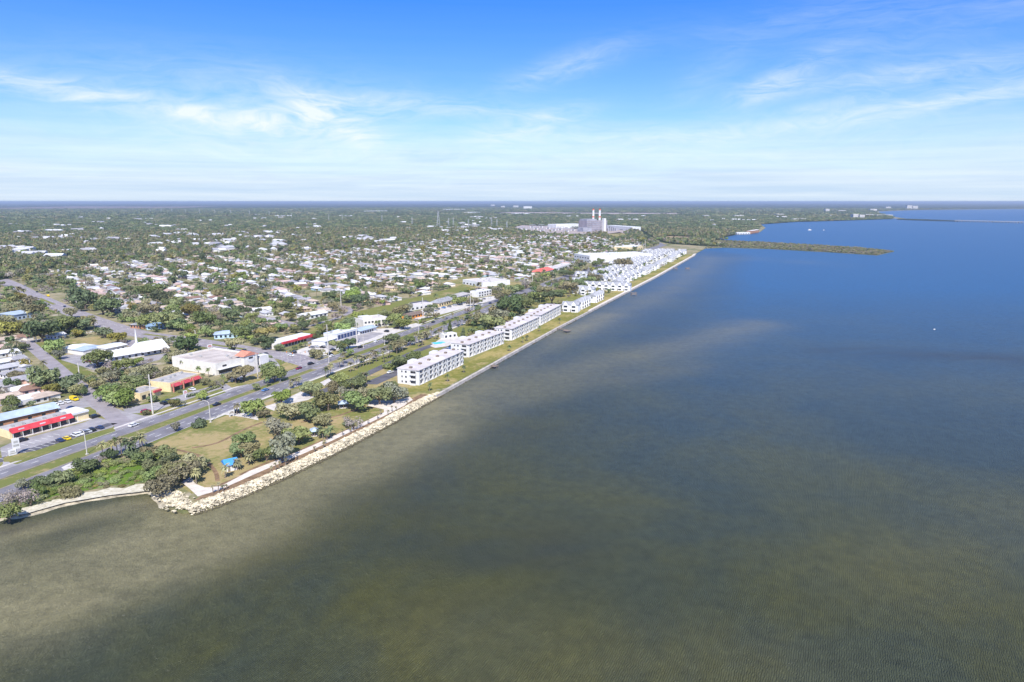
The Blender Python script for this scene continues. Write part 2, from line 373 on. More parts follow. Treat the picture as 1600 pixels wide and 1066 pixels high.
def build_water():
    xs = axis(-240, 420, 4.0, FAR); ys = axis(60, 760, 4.0, FAR); ys = ys[ys > -300]
    X, Y = np.meshgrid(xs, ys); nx, ny = len(xs), len(ys)
    v = np.stack([X.ravel(), Y.ravel(), np.full(X.size, -1.0)], 1)
    i = np.arange(nx * ny).reshape(ny, nx); q = np.stack([i[:-1, :-1], i[:-1, 1:], i[1:, 1:], i[1:, :-1]], -1).reshape(-1, 4)
    # drop cells beyond the round horizon
    rr = np.hypot(v[:, 0], v[:, 1]); q = q[(rr[q] < FAR * 1.0).all(1)]
    me = bpy.data.meshes.new('bay_water'); me.vertices.add(len(v)); me.vertices.foreach_set('co', v.ravel())
    me.loops.add(q.size); me.loops.foreach_set('vertex_index', q.ravel().astype(np.int32))
    me.polygons.add(len(q)); me.polygons.foreach_set('loop_start', (np.arange(len(q)) * 4).astype(np.int32))
    me.update(calc_edges=True); me.validate()
    s = np.zeros(len(v)); w = np.zeros(len(v))
    for arr, lines in ((s, shoal_lines), (w, weed_lines)):
        for l, hw, st in lines:
            d = np_dist(v[:, 0], v[:, 1], PL(l)); arr += st * np.exp(-(d / hw) ** 2)
    c = np_dist(v[:, 0], v[:, 1], coast_near + coast_mid); off = np.clip((v[:, 1] - 140 + np.clip(v[:, 0], -200, 900) * .12) / 900.0, 0, 1) * np.clip(c / 140.0, .55, 1)  # rises with distance; drives the sky blue painted into the water
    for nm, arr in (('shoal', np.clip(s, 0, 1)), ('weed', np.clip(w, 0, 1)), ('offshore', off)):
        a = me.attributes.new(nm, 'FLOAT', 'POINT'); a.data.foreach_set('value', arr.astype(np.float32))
    m = bpy.data.materials.new('bay_water'); m.use_nodes = True; nt = m.node_tree; nt.nodes.clear(); g = G(nt)
    out = g.n('ShaderNodeOutputMaterial')
    geo = g.n('ShaderNodeNewGeometry'); v3 = geo.outputs['Position']
    def at(nm): a = g.n('ShaderNodeAttribute'); a.attribute_name = nm; return a.outputs['Fac']
    streak = g.noise(g.mapping(v3, (0.012, 0.045, 1), (0, 0, R(-52))), 1.0, 5, 0.6, 0.6)
    patch = g.noise(v3, 0.012, 5, 0.62, 0.4); fine = g.noise(v3, 0.25, 4, 0.7)
    sh = g.m('MULTIPLY', g.m('MULTIPLY', at('shoal'), g.ramp(g.m('ADD', g.m('MULTIPLY', streak, 0.55), g.m('MULTIPLY', patch, 0.45)), 0.02, 0.62)), g.ramp(g.noise(g.mapping(v3, (0.05, 0.16, 1), (0, 0, R(-60))), 1.0, 6, 0.7, 1.2), -0.15, 0.45))
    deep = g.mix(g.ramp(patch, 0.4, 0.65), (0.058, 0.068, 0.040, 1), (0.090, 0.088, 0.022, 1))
    deep = g.mix(g.ramp(at('offshore'), 0.04, 0.85), deep, (0.024, 0.115, 0.25, 1))  # bluer far out: deeper bay, plus reflected sky painted into the colour
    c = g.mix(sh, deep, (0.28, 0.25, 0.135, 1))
    wf = g.m('MULTIPLY', at('weed'), g.ramp(g.m('ADD', g.m('MULTIPLY', streak, 0.6), g.m('MULTIPLY', fine, 0.4)), 0.42, 0.56))
    c = g.mix(wf, c, (0.035, 0.033, 0.028, 1))
    c = g.mix(g.ramp(fine, 0.3, 0.7), g.mix(0.36, c, (0.01, 0.01, 0.01, 1)), c)  # fine ripple shading also painted into the colour as darker flecks
    # ripples: wind waves crossing in two directions, chop on top
    w1 = g.n('ShaderNodeTexWave', wave_type='BANDS', bands_direction='X'); g.L.new(g.mapping(v3, (0.62, 0.55, 1), (0, 0, R(28))), w1.inputs['Vector'])
    w1.inputs['Scale'].default_value = 1.0; w1.inputs['Distortion'].default_value = 7.0; w1.inputs['Detail'].default_value = 4; w1.inputs['Detail Scale'].default_value = 1.1
    ch = g.noise(g.mapping(v3, (1.5, 0.6, 1), (0, 0, R(28))), 1.0, 4, 0.6)
    big = g.noise(g.mapping(v3, (0.05, 0.02, 1), (0, 0, R(28))), 1.0, 3)
    hgt = g.m('ADD', g.m('MULTIPLY', w1.outputs['Fac'], 0.13), g.m('ADD', g.m('MULTIPLY', ch, 0.46), g.m('MULTIPLY', big, 1.0)))
    bp = g.n('ShaderNodeBump'); bp.inputs['Strength'].default_value = 0.8; bp.inputs['Distance'].default_value = 1.7; g.L.new(hgt, bp.inputs['Height'])
    df = g.n('ShaderNodeBsdfDiffuse'); g.L.new(c, df.inputs[0]); g.L.new(bp.outputs[0], df.inputs['Normal'])
    gl = g.n('ShaderNodeBsdfGlossy'); gl.inputs['Roughness'].default_value = 0.30; g.L.new(bp.outputs[0], gl.inputs['Normal']); gl.inputs['Color'].default_value = (0.9, 0.95, 1, 1)
    lw = g.n('ShaderNodeLayerWeight'); lw.inputs['Blend'].default_value = 0.5
    fac = g.m('ADD', 0.008, g.m('MULTIPLY', g.m('POWER', lw.outputs['Facing'], 4.0), 0.30))
    mx = g.n('ShaderNodeMixShader'); g.L.new(fac, mx.inputs[0]); g.L.new(df.outputs[0], mx.inputs[1]); g.L.new(gl.outputs[0], mx.inputs[2])
    g.L.new(mx.outputs[0], out.inputs[0])
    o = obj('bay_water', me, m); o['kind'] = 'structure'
build_water()

# ------------------------------------------------------------------ roads and paving
ROADS = []          # (polyline, half width) for keeping trees and houses off
BLOCK = []          # polygons kept free of scattered trees and houses
KEEP = []           # discs (x, y, r) kept free
def road(name, pts, w, z, m, **kw): ROADS.append((pts, w / 2)); return ribbon(name, pts, w, z, m, **kw)
def patch(name, pts, z, m, block=True):
    if block: BLOCK.append(pts)
    return poly_sheet(name, pts, z, m)
up = [Q(-130, 1), Q(0, 1), Q(100, 0.9), Q(200, 0.6), Q(300, 0.6), Q(420, -1.5), Q(560, -1.5), Q(700, -3.0), Q(900, -1.6), Q(1150, 0.5), Q(1350, 4), Q(1500, 4), P(1022, 376.5), P(1008, 367), P(998, 360)]
low = [Q(-130, 24), Q(0, 19.5), Q(55, 17.4), Q(90, 16.2), Q(150, 16), Q(230, 18), Q(310, 19), Q(380, 16), Q(450, 11.5), Q(560, 9.5), Q(700, 8), Q(900, 8), Q(1150, 10), Q(1350, 14), Q(1500, 13)]
ups, lows = smooth(up, 5), smooth(low, 5)
patch('highway_verge', [Q(a, -30 if a < 400 else -20) for a in (-130, 60, 200, 400, 560)] + [Q(a, 27) for a in (560, 400, 200, 0, -130)], 0.04, M_lawn, False)
hw1 = road('highway', ups, 10.0, 0.10, M_asph); hw2 = road('highway', lows, 12.4, 0.105, M_asph)
ribbon('road_shoulder', offset_line(smooth(low[2:9], 5), -7.6), 2.2, 0.09, M_conc)
ribbon('sidewalk', offset_line(smooth(up[:7], 5), 8.2), 1.6, 0.08, M_conc)
def dashes(name, line, off, parent, dash=3.0, gap=9.0, w=0.28, z=0.13, m=M_line, solid=False, amax=420):
    o = offset_line(line, off); mb = MB(); s = 0.0
    for i in range(len(o) - 1):
        p, q = Vector(o[i]), Vector(o[i + 1]); L = (q - p).length; t = (q - p) / L; n = Vector((-t.y, t.x)) * w / 2; x = 0.0
        if AB(o[i])[0] > amax: break
        while x < L:
            e = L if solid else min(x + dash, L); a, b = p + t * x, p + t * e
            mb.quad((a.x - n.x, a.y - n.y, z), (b.x - n.x, b.y - n.y, z), (b.x + n.x, b.y + n.y, z), (a.x + n.x, a.y + n.y, z))
            x = e + (0.0001 if solid else gap)
    return mb.build(name, m, parent)
dashes('lane_marking', ups, 0.4, hw1); dashes('edge_line', ups, 4.2, hw1, solid=True, w=0.2); dashes('edge_line', ups, -4.3, hw1, solid=True, w=0.2, m=M_yline)
dashes('lane_marking', lows, 1.8, hw2); dashes('lane_marking', lows, -2.2, hw2); dashes('edge_line', lows, 5.7, hw2, solid=True, w=0.2, m=M_yline); dashes('edge_line', lows, -5.8, hw2, solid=True, w=0.2)
# cross road with grass islands
cross = smooth([Q(172, 22), Q(168, 0), P(455, 558), P(420, 553), P(350, 541), P(285, 531), P(215, 521), P(160, 505), P(100, 483), P(50, 461), P(10, 441), P(-60, 412)], 5)
cr = road('cross_road', cross, 19, 0.085, M_street)
dashes('lane_marking', cross, 4.5, cr, amax=9999, z=0.11); dashes('lane_marking', cross, -4.5, cr, amax=9999, z=0.11)
for seg in ([(385, 546.5), (330, 538.5)], [(262, 527), (225, 522)], [(150, 502), (128, 494)], [(85, 476), (62, 466.5)], [(38, 455), (24, 448)]):
    a, b = P(*seg[0]), P(*seg[1]); ribbon('grass_median', [a, ((a[0] + b[0]) / 2, (a[1] + b[1]) / 2), b], 3.4, 0.15, M_field)
side = smooth([Q(20, 0), P(196, 668), P(172, 646), P(150, 625), P(128, 606), P(104, 588), P(80, 567), P(47, 539), P(36, 529)], 4)
road('side_street', side, 8.5, 0.075, M_street)
road('side_street', smooth([P(40, 533), P(60, 531), P(100, 524), P(140, 519), P(190, 513), P(240, 511)], 3), 5, 0.07, M_conc)
road('side_street', smooth([P(122, 603), P(90, 609), P(40, 622), P(-40, 645)], 3), 4, 0.065, M_street)
patch('street_corner', PL([(176, 652), (200, 664), (236, 655), (262, 648), (225, 650), (200, 645), (165, 632), (150, 628), (150, 640)]), 0.072, M_lot)
# near shopping strip and its car park
patch('car_park', PL([(-40, 770), (5, 725), (0, 700), (22, 690), (60, 680), (132, 660), (150, 652), (182, 660), (176, 668), (120, 684), (60, 702), (30, 711), (10, 716), (16, 724), (40, 728), (20, 738), (-40, 755)]), 0.06, M_lot)
patch('car_park', PL([(84, 632), (130, 622), (150, 634), (152, 645), (115, 654), (70, 650), (40, 642)]), 0.055, M_lot)
lawnq = PL([(118, 640), (140, 636), (150, 642), (152, 650), (146, 655), (130, 650)]); patch('corner_lawn', lawnq, 0.10, M_lawn)
patch('verge_island', PL([(5, 716), (14, 712), (60, 704), (120, 688), (176, 668), (181, 674), (172, 678), (100, 700), (50, 717), (20, 722), (6, 722)]), 0.11, M_lawn)
# beige plaza
patch('car_park', PL([(192, 640), (215, 634), (250, 628), (300, 612), (345, 600), (350, 606), (300, 622), (250, 640), (215, 646), (198, 646)]), 0.06, M_lot)
patch('car_park', PL([(345, 607), (362, 590), (400, 578), (430, 570), (440, 575), (418, 585), (395, 592), (372, 600), (390, 600), (372, 611), (352, 613)]), 0.06, M_lot)
patch('car_park', PL([(380, 568), (400, 556), (428, 560), (438, 572), (400, 582), (384, 580)]), 0.058, M_lot)
patch('plaza_grass', PL([(352, 599), (392, 586), (437, 572), (448, 566), (468, 572), (440, 584), (400, 598), (362, 606)]), 0.09, M_park, False)
# church grounds
patch('church_car_park', PL([(96, 556), (130, 552), (175, 566), (260, 552), (250, 562), (200, 576), (150, 580), (120, 570), (96, 563)]), 0.05, M_lot)
patch('church_car_park', PL([(190, 533), (225, 530), (238, 538), (205, 545)]), 0.05, M_street)
patch('church_lawn', PL([(52, 536), (100, 530), (98, 548), (118, 572), (152, 584), (140, 596), (122, 596), (100, 578)]), 0.045, M_lawn)
patch('church_field', PL([(98, 532), (150, 526), (195, 527), (190, 532), (160, 538), (105, 542)]), 0.044, M_park)
# gas-station strip
patch('car_park', PL([(456, 552), (468, 546), (500, 535), (540, 524), (575, 515), (620, 512), (650, 505), (660, 508), (600, 526), (560, 540), (520, 553), (505, 556), (470, 556)]), 0.06, M_conc)
patch('car_park', PL([(505, 541), (545, 527), (580, 519), (600, 521), (575, 531), (540, 542), (515, 548)]), 0.068, M_lot)
patch('verge_island', PL([(505, 553), (520, 549), (545, 545), (550, 543), (520, 555)]), 0.09, M_park, False)
patch('car_park', PL([(640, 488), (700, 478), (760, 464), (780, 462), (775, 468), (725, 482), (680, 494), (650, 500)]), 0.06, M_conc)
patch('field', PL([(425, 533), (470, 518), (530, 500), (560, 487), (620, 472), (700, 452), (725, 444), (738, 452), (720, 462), (660, 476), (630, 484), (600, 492), (540, 508), (497, 524), (470, 532)]), 0.05, M_field)
patch('field', PL([(690, 441), (725, 433), (770, 434), (800, 441), (822, 442), (798, 451), (762, 456), (705, 449)]), 0.043, M_park)
patch('pond_edge', PL([(640, 473), (665, 469), (672, 472), (646, 477)]), 0.07, M_asph_dark_and_shade)
road('canal_road', smooth(PL([(470, 512), (500, 505), (535, 494), (548, 486), (540, 480), (525, 478)]), 4), 5, 0.072, M_street)
# condo side
BLOCK.append([Q(a, 78) for a in (120, 500)] + [Q(a, 110) for a in (500, 120)])
patch('condo_lawn', [Q(126, 84), Q(180, 90), Q(400, 90), Q(520, 96), Q(800, 102), Q(1200, 106), Q(1215, 116), Q(800, 114.5), Q(509, 109), Q(350, 105.5), Q(150, 105)], 0.03, M_lawn2)
poly_sheet('condo_grounds', [Q(118, 27), Q(300, 30), Q(500, 24), Q(700, 22), Q(1200, 30), Q(1200, 106), Q(800, 102), Q(500, 94), Q(180, 90), Q(120, 84)], 0.015, M_field)
road('condo_drive', smooth([Q(112, 44), Q(150, 46), Q(190, 44), Q(230, 42), Q(262, 44)], 4), 6.5, 0.07, M_asph_dark_and_shade)
patch('condo_car_park', [Q(140, 56), Q(200, 56), Q(290, 57), Q(380, 57), Q(380, 64), Q(290, 66), Q(200, 65), Q(142, 65)], 0.06, M_asph_dark_and_shade)
# park
patch('park_lawn', PL([(236, 697), (262, 682), (340, 654), (420, 628), (470, 612), (520, 600), (600, 575), (640, 590), (690, 612), (640, 634), (560, 668), (450, 722), (380, 755), (300, 772), (262, 745), (240, 725)]), 0.02, M_park, False)
patch('brown_strip', [Q(-17, 90), Q(-8, 94.5), Q(15, 97.5), Q(40, 100), Q(80, 102), Q(134, 102.5), Q(134, 98.5), Q(80, 96), Q(40, 92), Q(15, 90), Q(-4, 87)], 0.035, M_soil)
patch('shell_path', smooth(PL([(283, 754), (294, 762), (309, 776)]), 3) + smooth([Q(-6, 91.5), Q(15, 93.5), Q(40, 97), Q(80, 99.8), Q(112, 101), Q(112, 98), Q(80, 96.6), Q(40, 93.3), Q(12, 88.8)], 3) + PL([(345, 760), (320, 762), (305, 756), (298, 745)]), 0.06, M_shell)
patch('sandy_clearing', PL([(574, 634), (578, 624), (592, 626), (618, 626), (640, 620), (645, 625), (620, 640), (600, 650), (600, 640)]), 0.05, M_shell)
patch('park_road', PL([(340, 645), (372, 636), (402, 650), (404, 657), (380, 652), (350, 648)]), 0.05, M_conc, False)
patch('park_road', PL([(412, 636), (440, 627), (470, 612), (492, 620), (482, 625), (450, 632), (428, 642)]), 0.05, M_conc, False)
patch('park_road', PL([(500, 598), (516, 590), (522, 597), (508, 604)]), 0.05, M_conc, False)
for tr in ([(300, 700), (340, 692), (380, 672), (410, 660)], [(262, 700), (310, 712), (335, 735), (340, 752)], [(375, 742), (420, 722), (470, 705)], [(470, 660), (520, 652), (560, 640), (600, 636)]): ribbon('worn_track', smooth(PL(tr), 4), 1.6, 0.045, M_soil)
patch('beach', PL([(-40, 815), (20, 798), (35, 794), (62, 788), (84, 781), (110, 777), (135, 769), (150, 768), (172, 762), (195, 763), (212, 757), (230, 756), (238, 762), (232, 767), (170, 774), (100, 786), (40, 803), (0, 808), (-40, 826)]), 0.012, M_sand)
patch('old_road_slab', PL([(96, 731), (110, 724), (122, 727), (118, 733), (100, 735)]), 0.13, M_conc, False)
patch('pool_deck', PL([(672, 541), (690, 528), (715, 525), (718, 531), (700, 541), (680, 544)]), 0.10, M_conc)
patch('substation_yard', PL([(798, 357), (815, 352), (868, 354), (902, 358), (980, 358), (985, 364), (900, 368), (850, 366), (815, 362)]), 0.2, M_steel_pink)
patch('airfield', PL([(760, 334), (800, 331.5), (900, 332.5), (1062, 333), (1064, 335.5), (950, 336), (850, 335), (790, 334.6)]), 0.4, M_steel_pink)
patch('dry_flats', PL([(0, 325), (120, 322.5), (250, 323), (340, 322.5), (250, 326.5), (120, 327), (0, 329)]), 0.5, mat('dry_marsh', (0.20, 0.15, 0.13), 0.95, 0.2, 0.004, big=1), False)
patch('clearing', PL([(1025, 371), (1050, 369), (1090, 371), (1078, 375), (1045, 376)]), 0.2, mat('tan_clearing', (0.34, 0.25, 0.15), 0.95, 0.2, 0.02, big=1))
patch('clearing', PL([(945, 366), (968, 363), (985, 368), (962, 374)]), 0.2, M_park)
# parking bay lines
def bays(a0, a1, b0, b1, step, z=0.1, name='parking_bay_marking'):
    mb = MB(); a = a0
    while a < a1:
        p, q = Q(a, b0), Q(a, b1); r, s = Q(a + 0.22, b1), Q(a + 0.22, b0); mb.quad((*p, z), (*s, z), (*r, z), (*q, z)); a += step
    mb.build(name, M_line)['kind'] = 'structure'
patch('car_park_bays', [Q(-24, -17.6), Q(34, -17.2), Q(36, -12.3), Q(-24, -12.3)], 0.075, M_asph_dark_and_shade, False)  # dark sheet painting the shade that lies over these bays
patch('play_court', PL([(95, 651), (104, 641), (124, 640), (118, 649)]), 0.09, mat('blue_court', (.16, .36, .66), .8, .12, .3, big=1), False)
M_thick = grass_mat('thicket_grass', (0.10, 0.17, 0.025), (0.17, 0.20, 0.05), (0.20, 0.17, 0.08), 0.05, 0.4, 0.35)
patch('thicket_ground', PL([(20, 768), (60, 745), (110, 737), (150, 728), (200, 714), (236, 700), (250, 735), (240, 752), (212, 755), (170, 760), (135, 767), (90, 776), (50, 785)]), 0.03, M_thick, False)
bays(-24, 12, -17.5, -12.5, 2.9); bays(-24, 16, -26, -21.5, 2.9); bays(62, 92, -22, -17, 2.9); bays(150, 195, -40, -35, 3)
# surf edge of the sea wall: a real low wall
def wall_strip(name, pts, w, z0, z1, m, label, cat):
    L = offset_line(pts, w / 2); Rr = offset_line(pts, -w / 2); v = []; f = []
    for i in range(len(pts)):
        v += [(Rr[i][0], Rr[i][1], z0), (Rr[i][0], Rr[i][1], z1), (L[i][0], L[i][1], z1), (L[i][0], L[i][1], z0)]
        if i:
            k = 4 * i; f += [(k - 4, k, k + 1, k - 3), (k - 3, k + 1, k + 2, k - 2), (k - 2, k + 2, k + 3, k - 1)]
    me = bpy.data.meshes.new(name); me.from_pydata(v, [], f); me.update(); o = obj(name, me, m); tag(o, label, cat); return o
wall_strip('seawall', [Q(132, 108.0), Q(202, 108), Q(350, 108), Q(509, 111.6), Q(790, 117.8), Q(1180, 120.4), Q(1234, 117)], 1.6, -2.0, 0.7, mat('seawall_concrete', (0.50, 0.45, 0.40), 0.85, 0.15, 0.2), 'long low concrete seawall between the condominium lawns and the bay', 'seawall')
ribbon('seawall_apron', [Q(450, 108.5), Q(509, 109), Q(790, 115), Q(1180, 117.6), Q(1230, 115)], 3.6, 0.06, M_shell)

# the beach runs down into the water; the shell path keeps a sandy border
def slope(name, pts, w, z0, z1, m):
    o_ = offset_line(pts, -w); i_ = offset_line(pts, 1.2); v = []; f = []
    for k in range(len(pts)):
        j = 1 + .12 * math.sin(k * 1.7) + .1 * math.sin(k * .6); v += [(o_[k][0] * j + pts[k][0] * (1 - j), o_[k][1] * j + pts[k][1] * (1 - j), z1), (i_[k][0], i_[k][1], z0)]
        if k: f.append((2 * k - 2, 2 * k, 2 * k + 1, 2 * k - 1))
    me = bpy.data.meshes.new(name); me.from_pydata(v, [], f); me.update(); obj(name, me, m)['kind'] = 'structure'
slope('beach_slope', smooth(coast_near[:8], 5), 2.6, 0.03, -1.15, mat('wet_sand', (.42, .37, .27), .8, .25, .5, big=1))
# ------------------------------------------------------------------ rocks along the park shore
def rocks():
    rnd = random.Random(5); mb = MB()
    ico = [(0, 0, 1), (0.9, 0, 0.3), (0.3, 0.85, 0.35), (-0.7, 0.55, 0.3), (-0.75, -0.5, 0.35), (0.25, -0.9, 0.3), (0, 0, -0.6)]
    tri = [(0, 1, 2), (0, 2, 3), (0, 3, 4), (0, 4, 5), (0, 5, 1), (6, 2, 1), (6, 3, 2), (6, 4, 3), (6, 5, 4), (6, 1, 5)]
    def rock(x, y, z, s):
        i = len(mb.v); a = rnd.uniform(0, 6.28); c, sn = math.cos(a), math.sin(a); sx, sy, sz = s * rnd.uniform(.7, 1.3), s * rnd.uniform(.6, 1.1), s * rnd.uniform(.5, .9)
        for px, py, pz in ico:
            px, py, pz = px * sx * rnd.uniform(.8, 1.2), py * sy * rnd.uniform(.8, 1.2), pz * sz
            mb.v.append((x + px * c - py * sn, y + px * sn + py * c, z + pz))
        mb.f.extend((i + a, i + b, i + c_) for a, b, c_ in tri)
    n = 13000
    for k in range(n):
        a = rnd.uniform(-24, 138); u = rnd.random()
        b1 = 97 + 4.2 * min(1, max(0, (a + 20) / 25)) + (3 if a > 30 else (a + 0) * 0.1 if a > 0 else 0) + 0.9
        b1 = np.interp(a, [-26, -20, -6, 15, 40, 78, 134, 140], [95.5, 98.2, 102, 105, 107.2, 108.7, 108.8, 108.5]); wd = np.interp(a, [-26, -18, 40, 125, 138], [5.6, 5.4, 5.3, 4.8, 2])
        x, y = Q(a, b1 - u * wd); z = 0.75 * math.sin(min(1, u * 1.5 + 0.0) * 1.6) - 0.9 * (1 - min(1, u * 3)) + rnd.uniform(-.1, .25)
        rock(x, y, z, rnd.choice((.16, .22, .26, .32, .4, .6)) * rnd.uniform(.8, 1.2))
    A, B = P(262, 772), P(285, 792)
    for k in range(700):
        t = rnd.random(); p = (A[0] + (B[0] - A[0]) * t + rnd.gauss(0, 1.8), A[1] + (B[1] - A[1]) * t + rnd.gauss(0, 1.6)); rock(p[0], p[1], rnd.uniform(-.3, .5), rnd.uniform(.3, .8))
    o = mb.build('rock_revetment', M_rock); tag(o, 'pale limestone boulders piled along the park shoreline', 'riprap', kind='stuff')
    mb = MB()
    for k in range(900):   # dark wet toe of loose stones in the shallows
        a = rnd.uniform(-24, 138); b1 = np.interp(a, [-26, -20, -6, 15, 40, 78, 134, 140], [96.3, 99, 102.8, 105.8, 108, 109.5, 109.4, 109])
        x, y = Q(a, b1 + abs(rnd.gauss(0, .4))); rock(x, y, -0.95, rnd.uniform(.25, .6))
    for k in range(140):
        a = rnd.uniform(138, 640); x, y = Q(a, np.interp(a, [134, 350, 509, 790], [109.3, 109.3, 112.8, 119]) + abs(rnd.gauss(0, .3))); rock(x, y, -1.0, rnd.uniform(.4, .8))
    o = mb.build('wet_stones', mat('wet_stone', (0.10, 0.085, 0.05), 0.6, 0.2, 0.6)); tag(o, 'dark weedy stones at the waterline below the boulders', 'stones', kind='stuff')
rocks()
poly_sheet('rock_bed', [Q(a, np.interp(a, [-26, -20, -6, 15, 40, 78, 134, 140], [94.5, 97.2, 101, 104, 106.2, 107.7, 107.8, 107.5])) for a in (-24, -15, -6, 15, 40, 78, 134)] + [Q(a, np.interp(a, [-26, -18, 40, 125, 138], [91, 93, 102.2, 103.8, 106.5])) for a in (134, 100, 40, 10, -10, -22)], 0.05, M_rock)

# ------------------------------------------------------------------ buildings
LAND = []     # (phrase, x, y) landmarks used in labels
FOOT = []     # footprints (centre x, y, radius)
def site(A, Bp):
    a, b = P(*A), P(*Bp); return a, math.atan2(b[1] - a[1], b[0] - a[0]), math.dist(a, b)
def bstart(name, label, cat, A, Bp, depth, land=None, group=None):
    a, th, L = site(A, Bp); r = thing(name, label, cat, (a[0], a[1], 0), th, group)
    cx = a[0] + math.cos(th) * L / 2 - math.sin(th) * depth / 2; cy = a[1] + math.sin(th) * L / 2 + math.cos(th) * depth / 2
    n = max(1, int(L / max(depth, 6)))
    for k in range(n):
        t = (k + .5) / n * L; FOOT.append((a[0] + math.cos(th) * t - math.sin(th) * depth / 2, a[1] + math.sin(th) * t + math.cos(th) * depth / 2, depth / 2 + L / n / 2))
    if land: LAND.append((land, cx, cy))
    return r, L
def win(root, x0, x1, z0, z1, y=0.0, name='window', m=None, side='f'):
    mb = MB()
    if side == 'f': mb.box(x0, x1, y - 0.06, y - 0.004, z0, z1)
    else: mb.box(y - 0.06, y - 0.004, x0, x1, z0, z1)
    return mb.build(name, m or M_glass, root)
def flat_roof(root, L, d, h, m, par=0.6, wallm=None, units=0, seed=1, x0=0, y0=0):
    mb = MB().box(x0 + .3, x0 + L - .3, y0 + .3, y0 + d - .3, h + 0.01, h + 0.12); rf = mb.build('roof', m, root)
    pb = MB(); e = 0.3
    pb.box(x0, x0 + L, y0, y0 + e, h, h + par).box(x0, x0 + L, y0 + d - e, y0 + d, h, h + par).box(x0, x0 + e, y0 + e, y0 + d - e, h, h + par).box(x0 + L - e, x0 + L, y0 + e, y0 + d - e, h, h + par)
    pb.build('parapet', wallm, root)
    rnd = random.Random(seed)
    for k in range(units):
        x, y = x0 + (k + rnd.uniform(.3, .7)) / units * L, y0 + rnd.uniform(.3, .7) * d; s = rnd.uniform(.7, 1.3)
        x = min(max(x, x0 + 2), x0 + L - 2)
        MB().box(x - s, x + s, y - s * .7, y + s * .7, h + .12, h + 1.2).build('roof_unit', M_pole, rf)
    return rf

# near red awning strip
r, L = bstart('shopping_strip', 'low shopping strip with long red awning above its striped car park', 'shop', (21, 688), (144, 655), 12, 'the red awning shopping strip')
MB().box(0, L, 2.6, 13, 0, 3.7).build('wall', M_cream, r)
rf = MB().box(0.1, L - 8, 2.4, 13, 3.7, 4.0).build('roof', M_groof, r)
for k in range(6): MB().box(3 + k * 4.5, 4.2 + k * 4.5, 7, 8.2, 4.0, 4.9).build('roof_unit', M_pole, rf)
MB().box(L - 7.9, L, 1.8, 13.2, 3.7, 4.5).build('roof', M_wroof2, r)
m_ = MB(); n_ = len(m_.v); m_.v += [(0, 0.2, 3.0), (L - 8, 0.2, 3.0), (L - 8, 2.6, 4.9), (0, 2.6, 4.9), (0, 2.6, 3.6), (L - 8, 2.6, 3.6)]; m_.f += [(0, 1, 2, 3), (0, 3, 4), (1, 5, 2), (0, 4, 5, 1), (3, 2, 5, 4)]
m_.build('awning', M_red, r)
for k in range(7): win(r, 1 + k * 4.0, 4.3 + k * 4.0, 0.2, 2.9, 2.6)
for k in range(3): MB().box(3 + k * 9, 5.4 + k * 9, .9, 1.0, 3.75, 4.3).build('sign_panel', M_white, r)
for k in range(8): MB().tube((0.4 + k * 4.0, .5, 0), (0.4 + k * 4.0, .5, 3.05), .14).build('post', M_white, r)
MB().box(0, L, 0, 2.6, 0.02, 0.2).build('walkway', M_conc, r)
r, L = bstart('workshop', 'long brick workshop under a pale blue metal gable roof', 'workshop', (-12, 672), (92, 648), 11, 'the pale blue metal roofed workshop')
MB().box(0, L, 0, 11, 0, 3.6).build('wall', M_brick, r); MB().gable(-.8, L + .8, -1, 12, 3.62, 2.0).build('roof', M_bluemetal, r)
for k in range(5): win(r, 3 + k * 6, 4.6 + k * 6, 1.0, 2.3)
win(r, 1, 2, 0.05, 2.2, name='door', m=M_white)
# beige plaza and its small neighbour
r, L = bstart('small_shop', 'small cream shop with grey flat roof beside the tall oak', 'shop', (220, 627), (252, 617), 12, 'the small cream shop')
MB().box(0, L, 0, 12, 0, 4).build('wall', M_cream, r); flat_roof(r, L, 12, 4, M_groof, .35, M_cream, 2)
win(r, 1, 3.4, .4, 2.8); win(r, 5, 7.4, .4, 2.8); MB().box(L * .62, L - .2, -1.2, -.01, 2.6, 3.6).build('awning', M_maroon, r)
r, L = bstart('plaza', 'cream shopping plaza with three maroon awnings and grey roof', 'shop', (267, 613), (315, 597), 16, 'the cream plaza with maroon awnings')
MB().box(0, L, 0, 16, 0, 5).build('wall', M_cream, r); flat_roof(r, L, 16, 5, M_groof, .4, M_cream, 4, 3)
for k in range(3):
    x = .6 + k * (L - 1) / 3; w_ = (L - 1) / 3 - 1.2
    m_ = MB(); m_.v += [(x, -2, 3.0), (x + w_, -2, 3.0), (x + w_, -.01, 4.5), (x, -.01, 4.5), (x, -.01, 3.0), (x + w_, -.01, 3.0)]; m_.f += [(0, 1, 2, 3), (0, 3, 4), (1, 5, 2), (0, 4, 5, 1), (3, 2, 5, 4)]
    m_.build('awning', M_maroon, r); win(r, x + .3, x + w_ - .3, .2, 2.9)
for k in range(4): MB().box(.05 + k * (L - 1) / 3, .6 + k * (L - 1) / 3, -2.1, -1.5, 0, 4.6).build('pillar', M_terra, r)
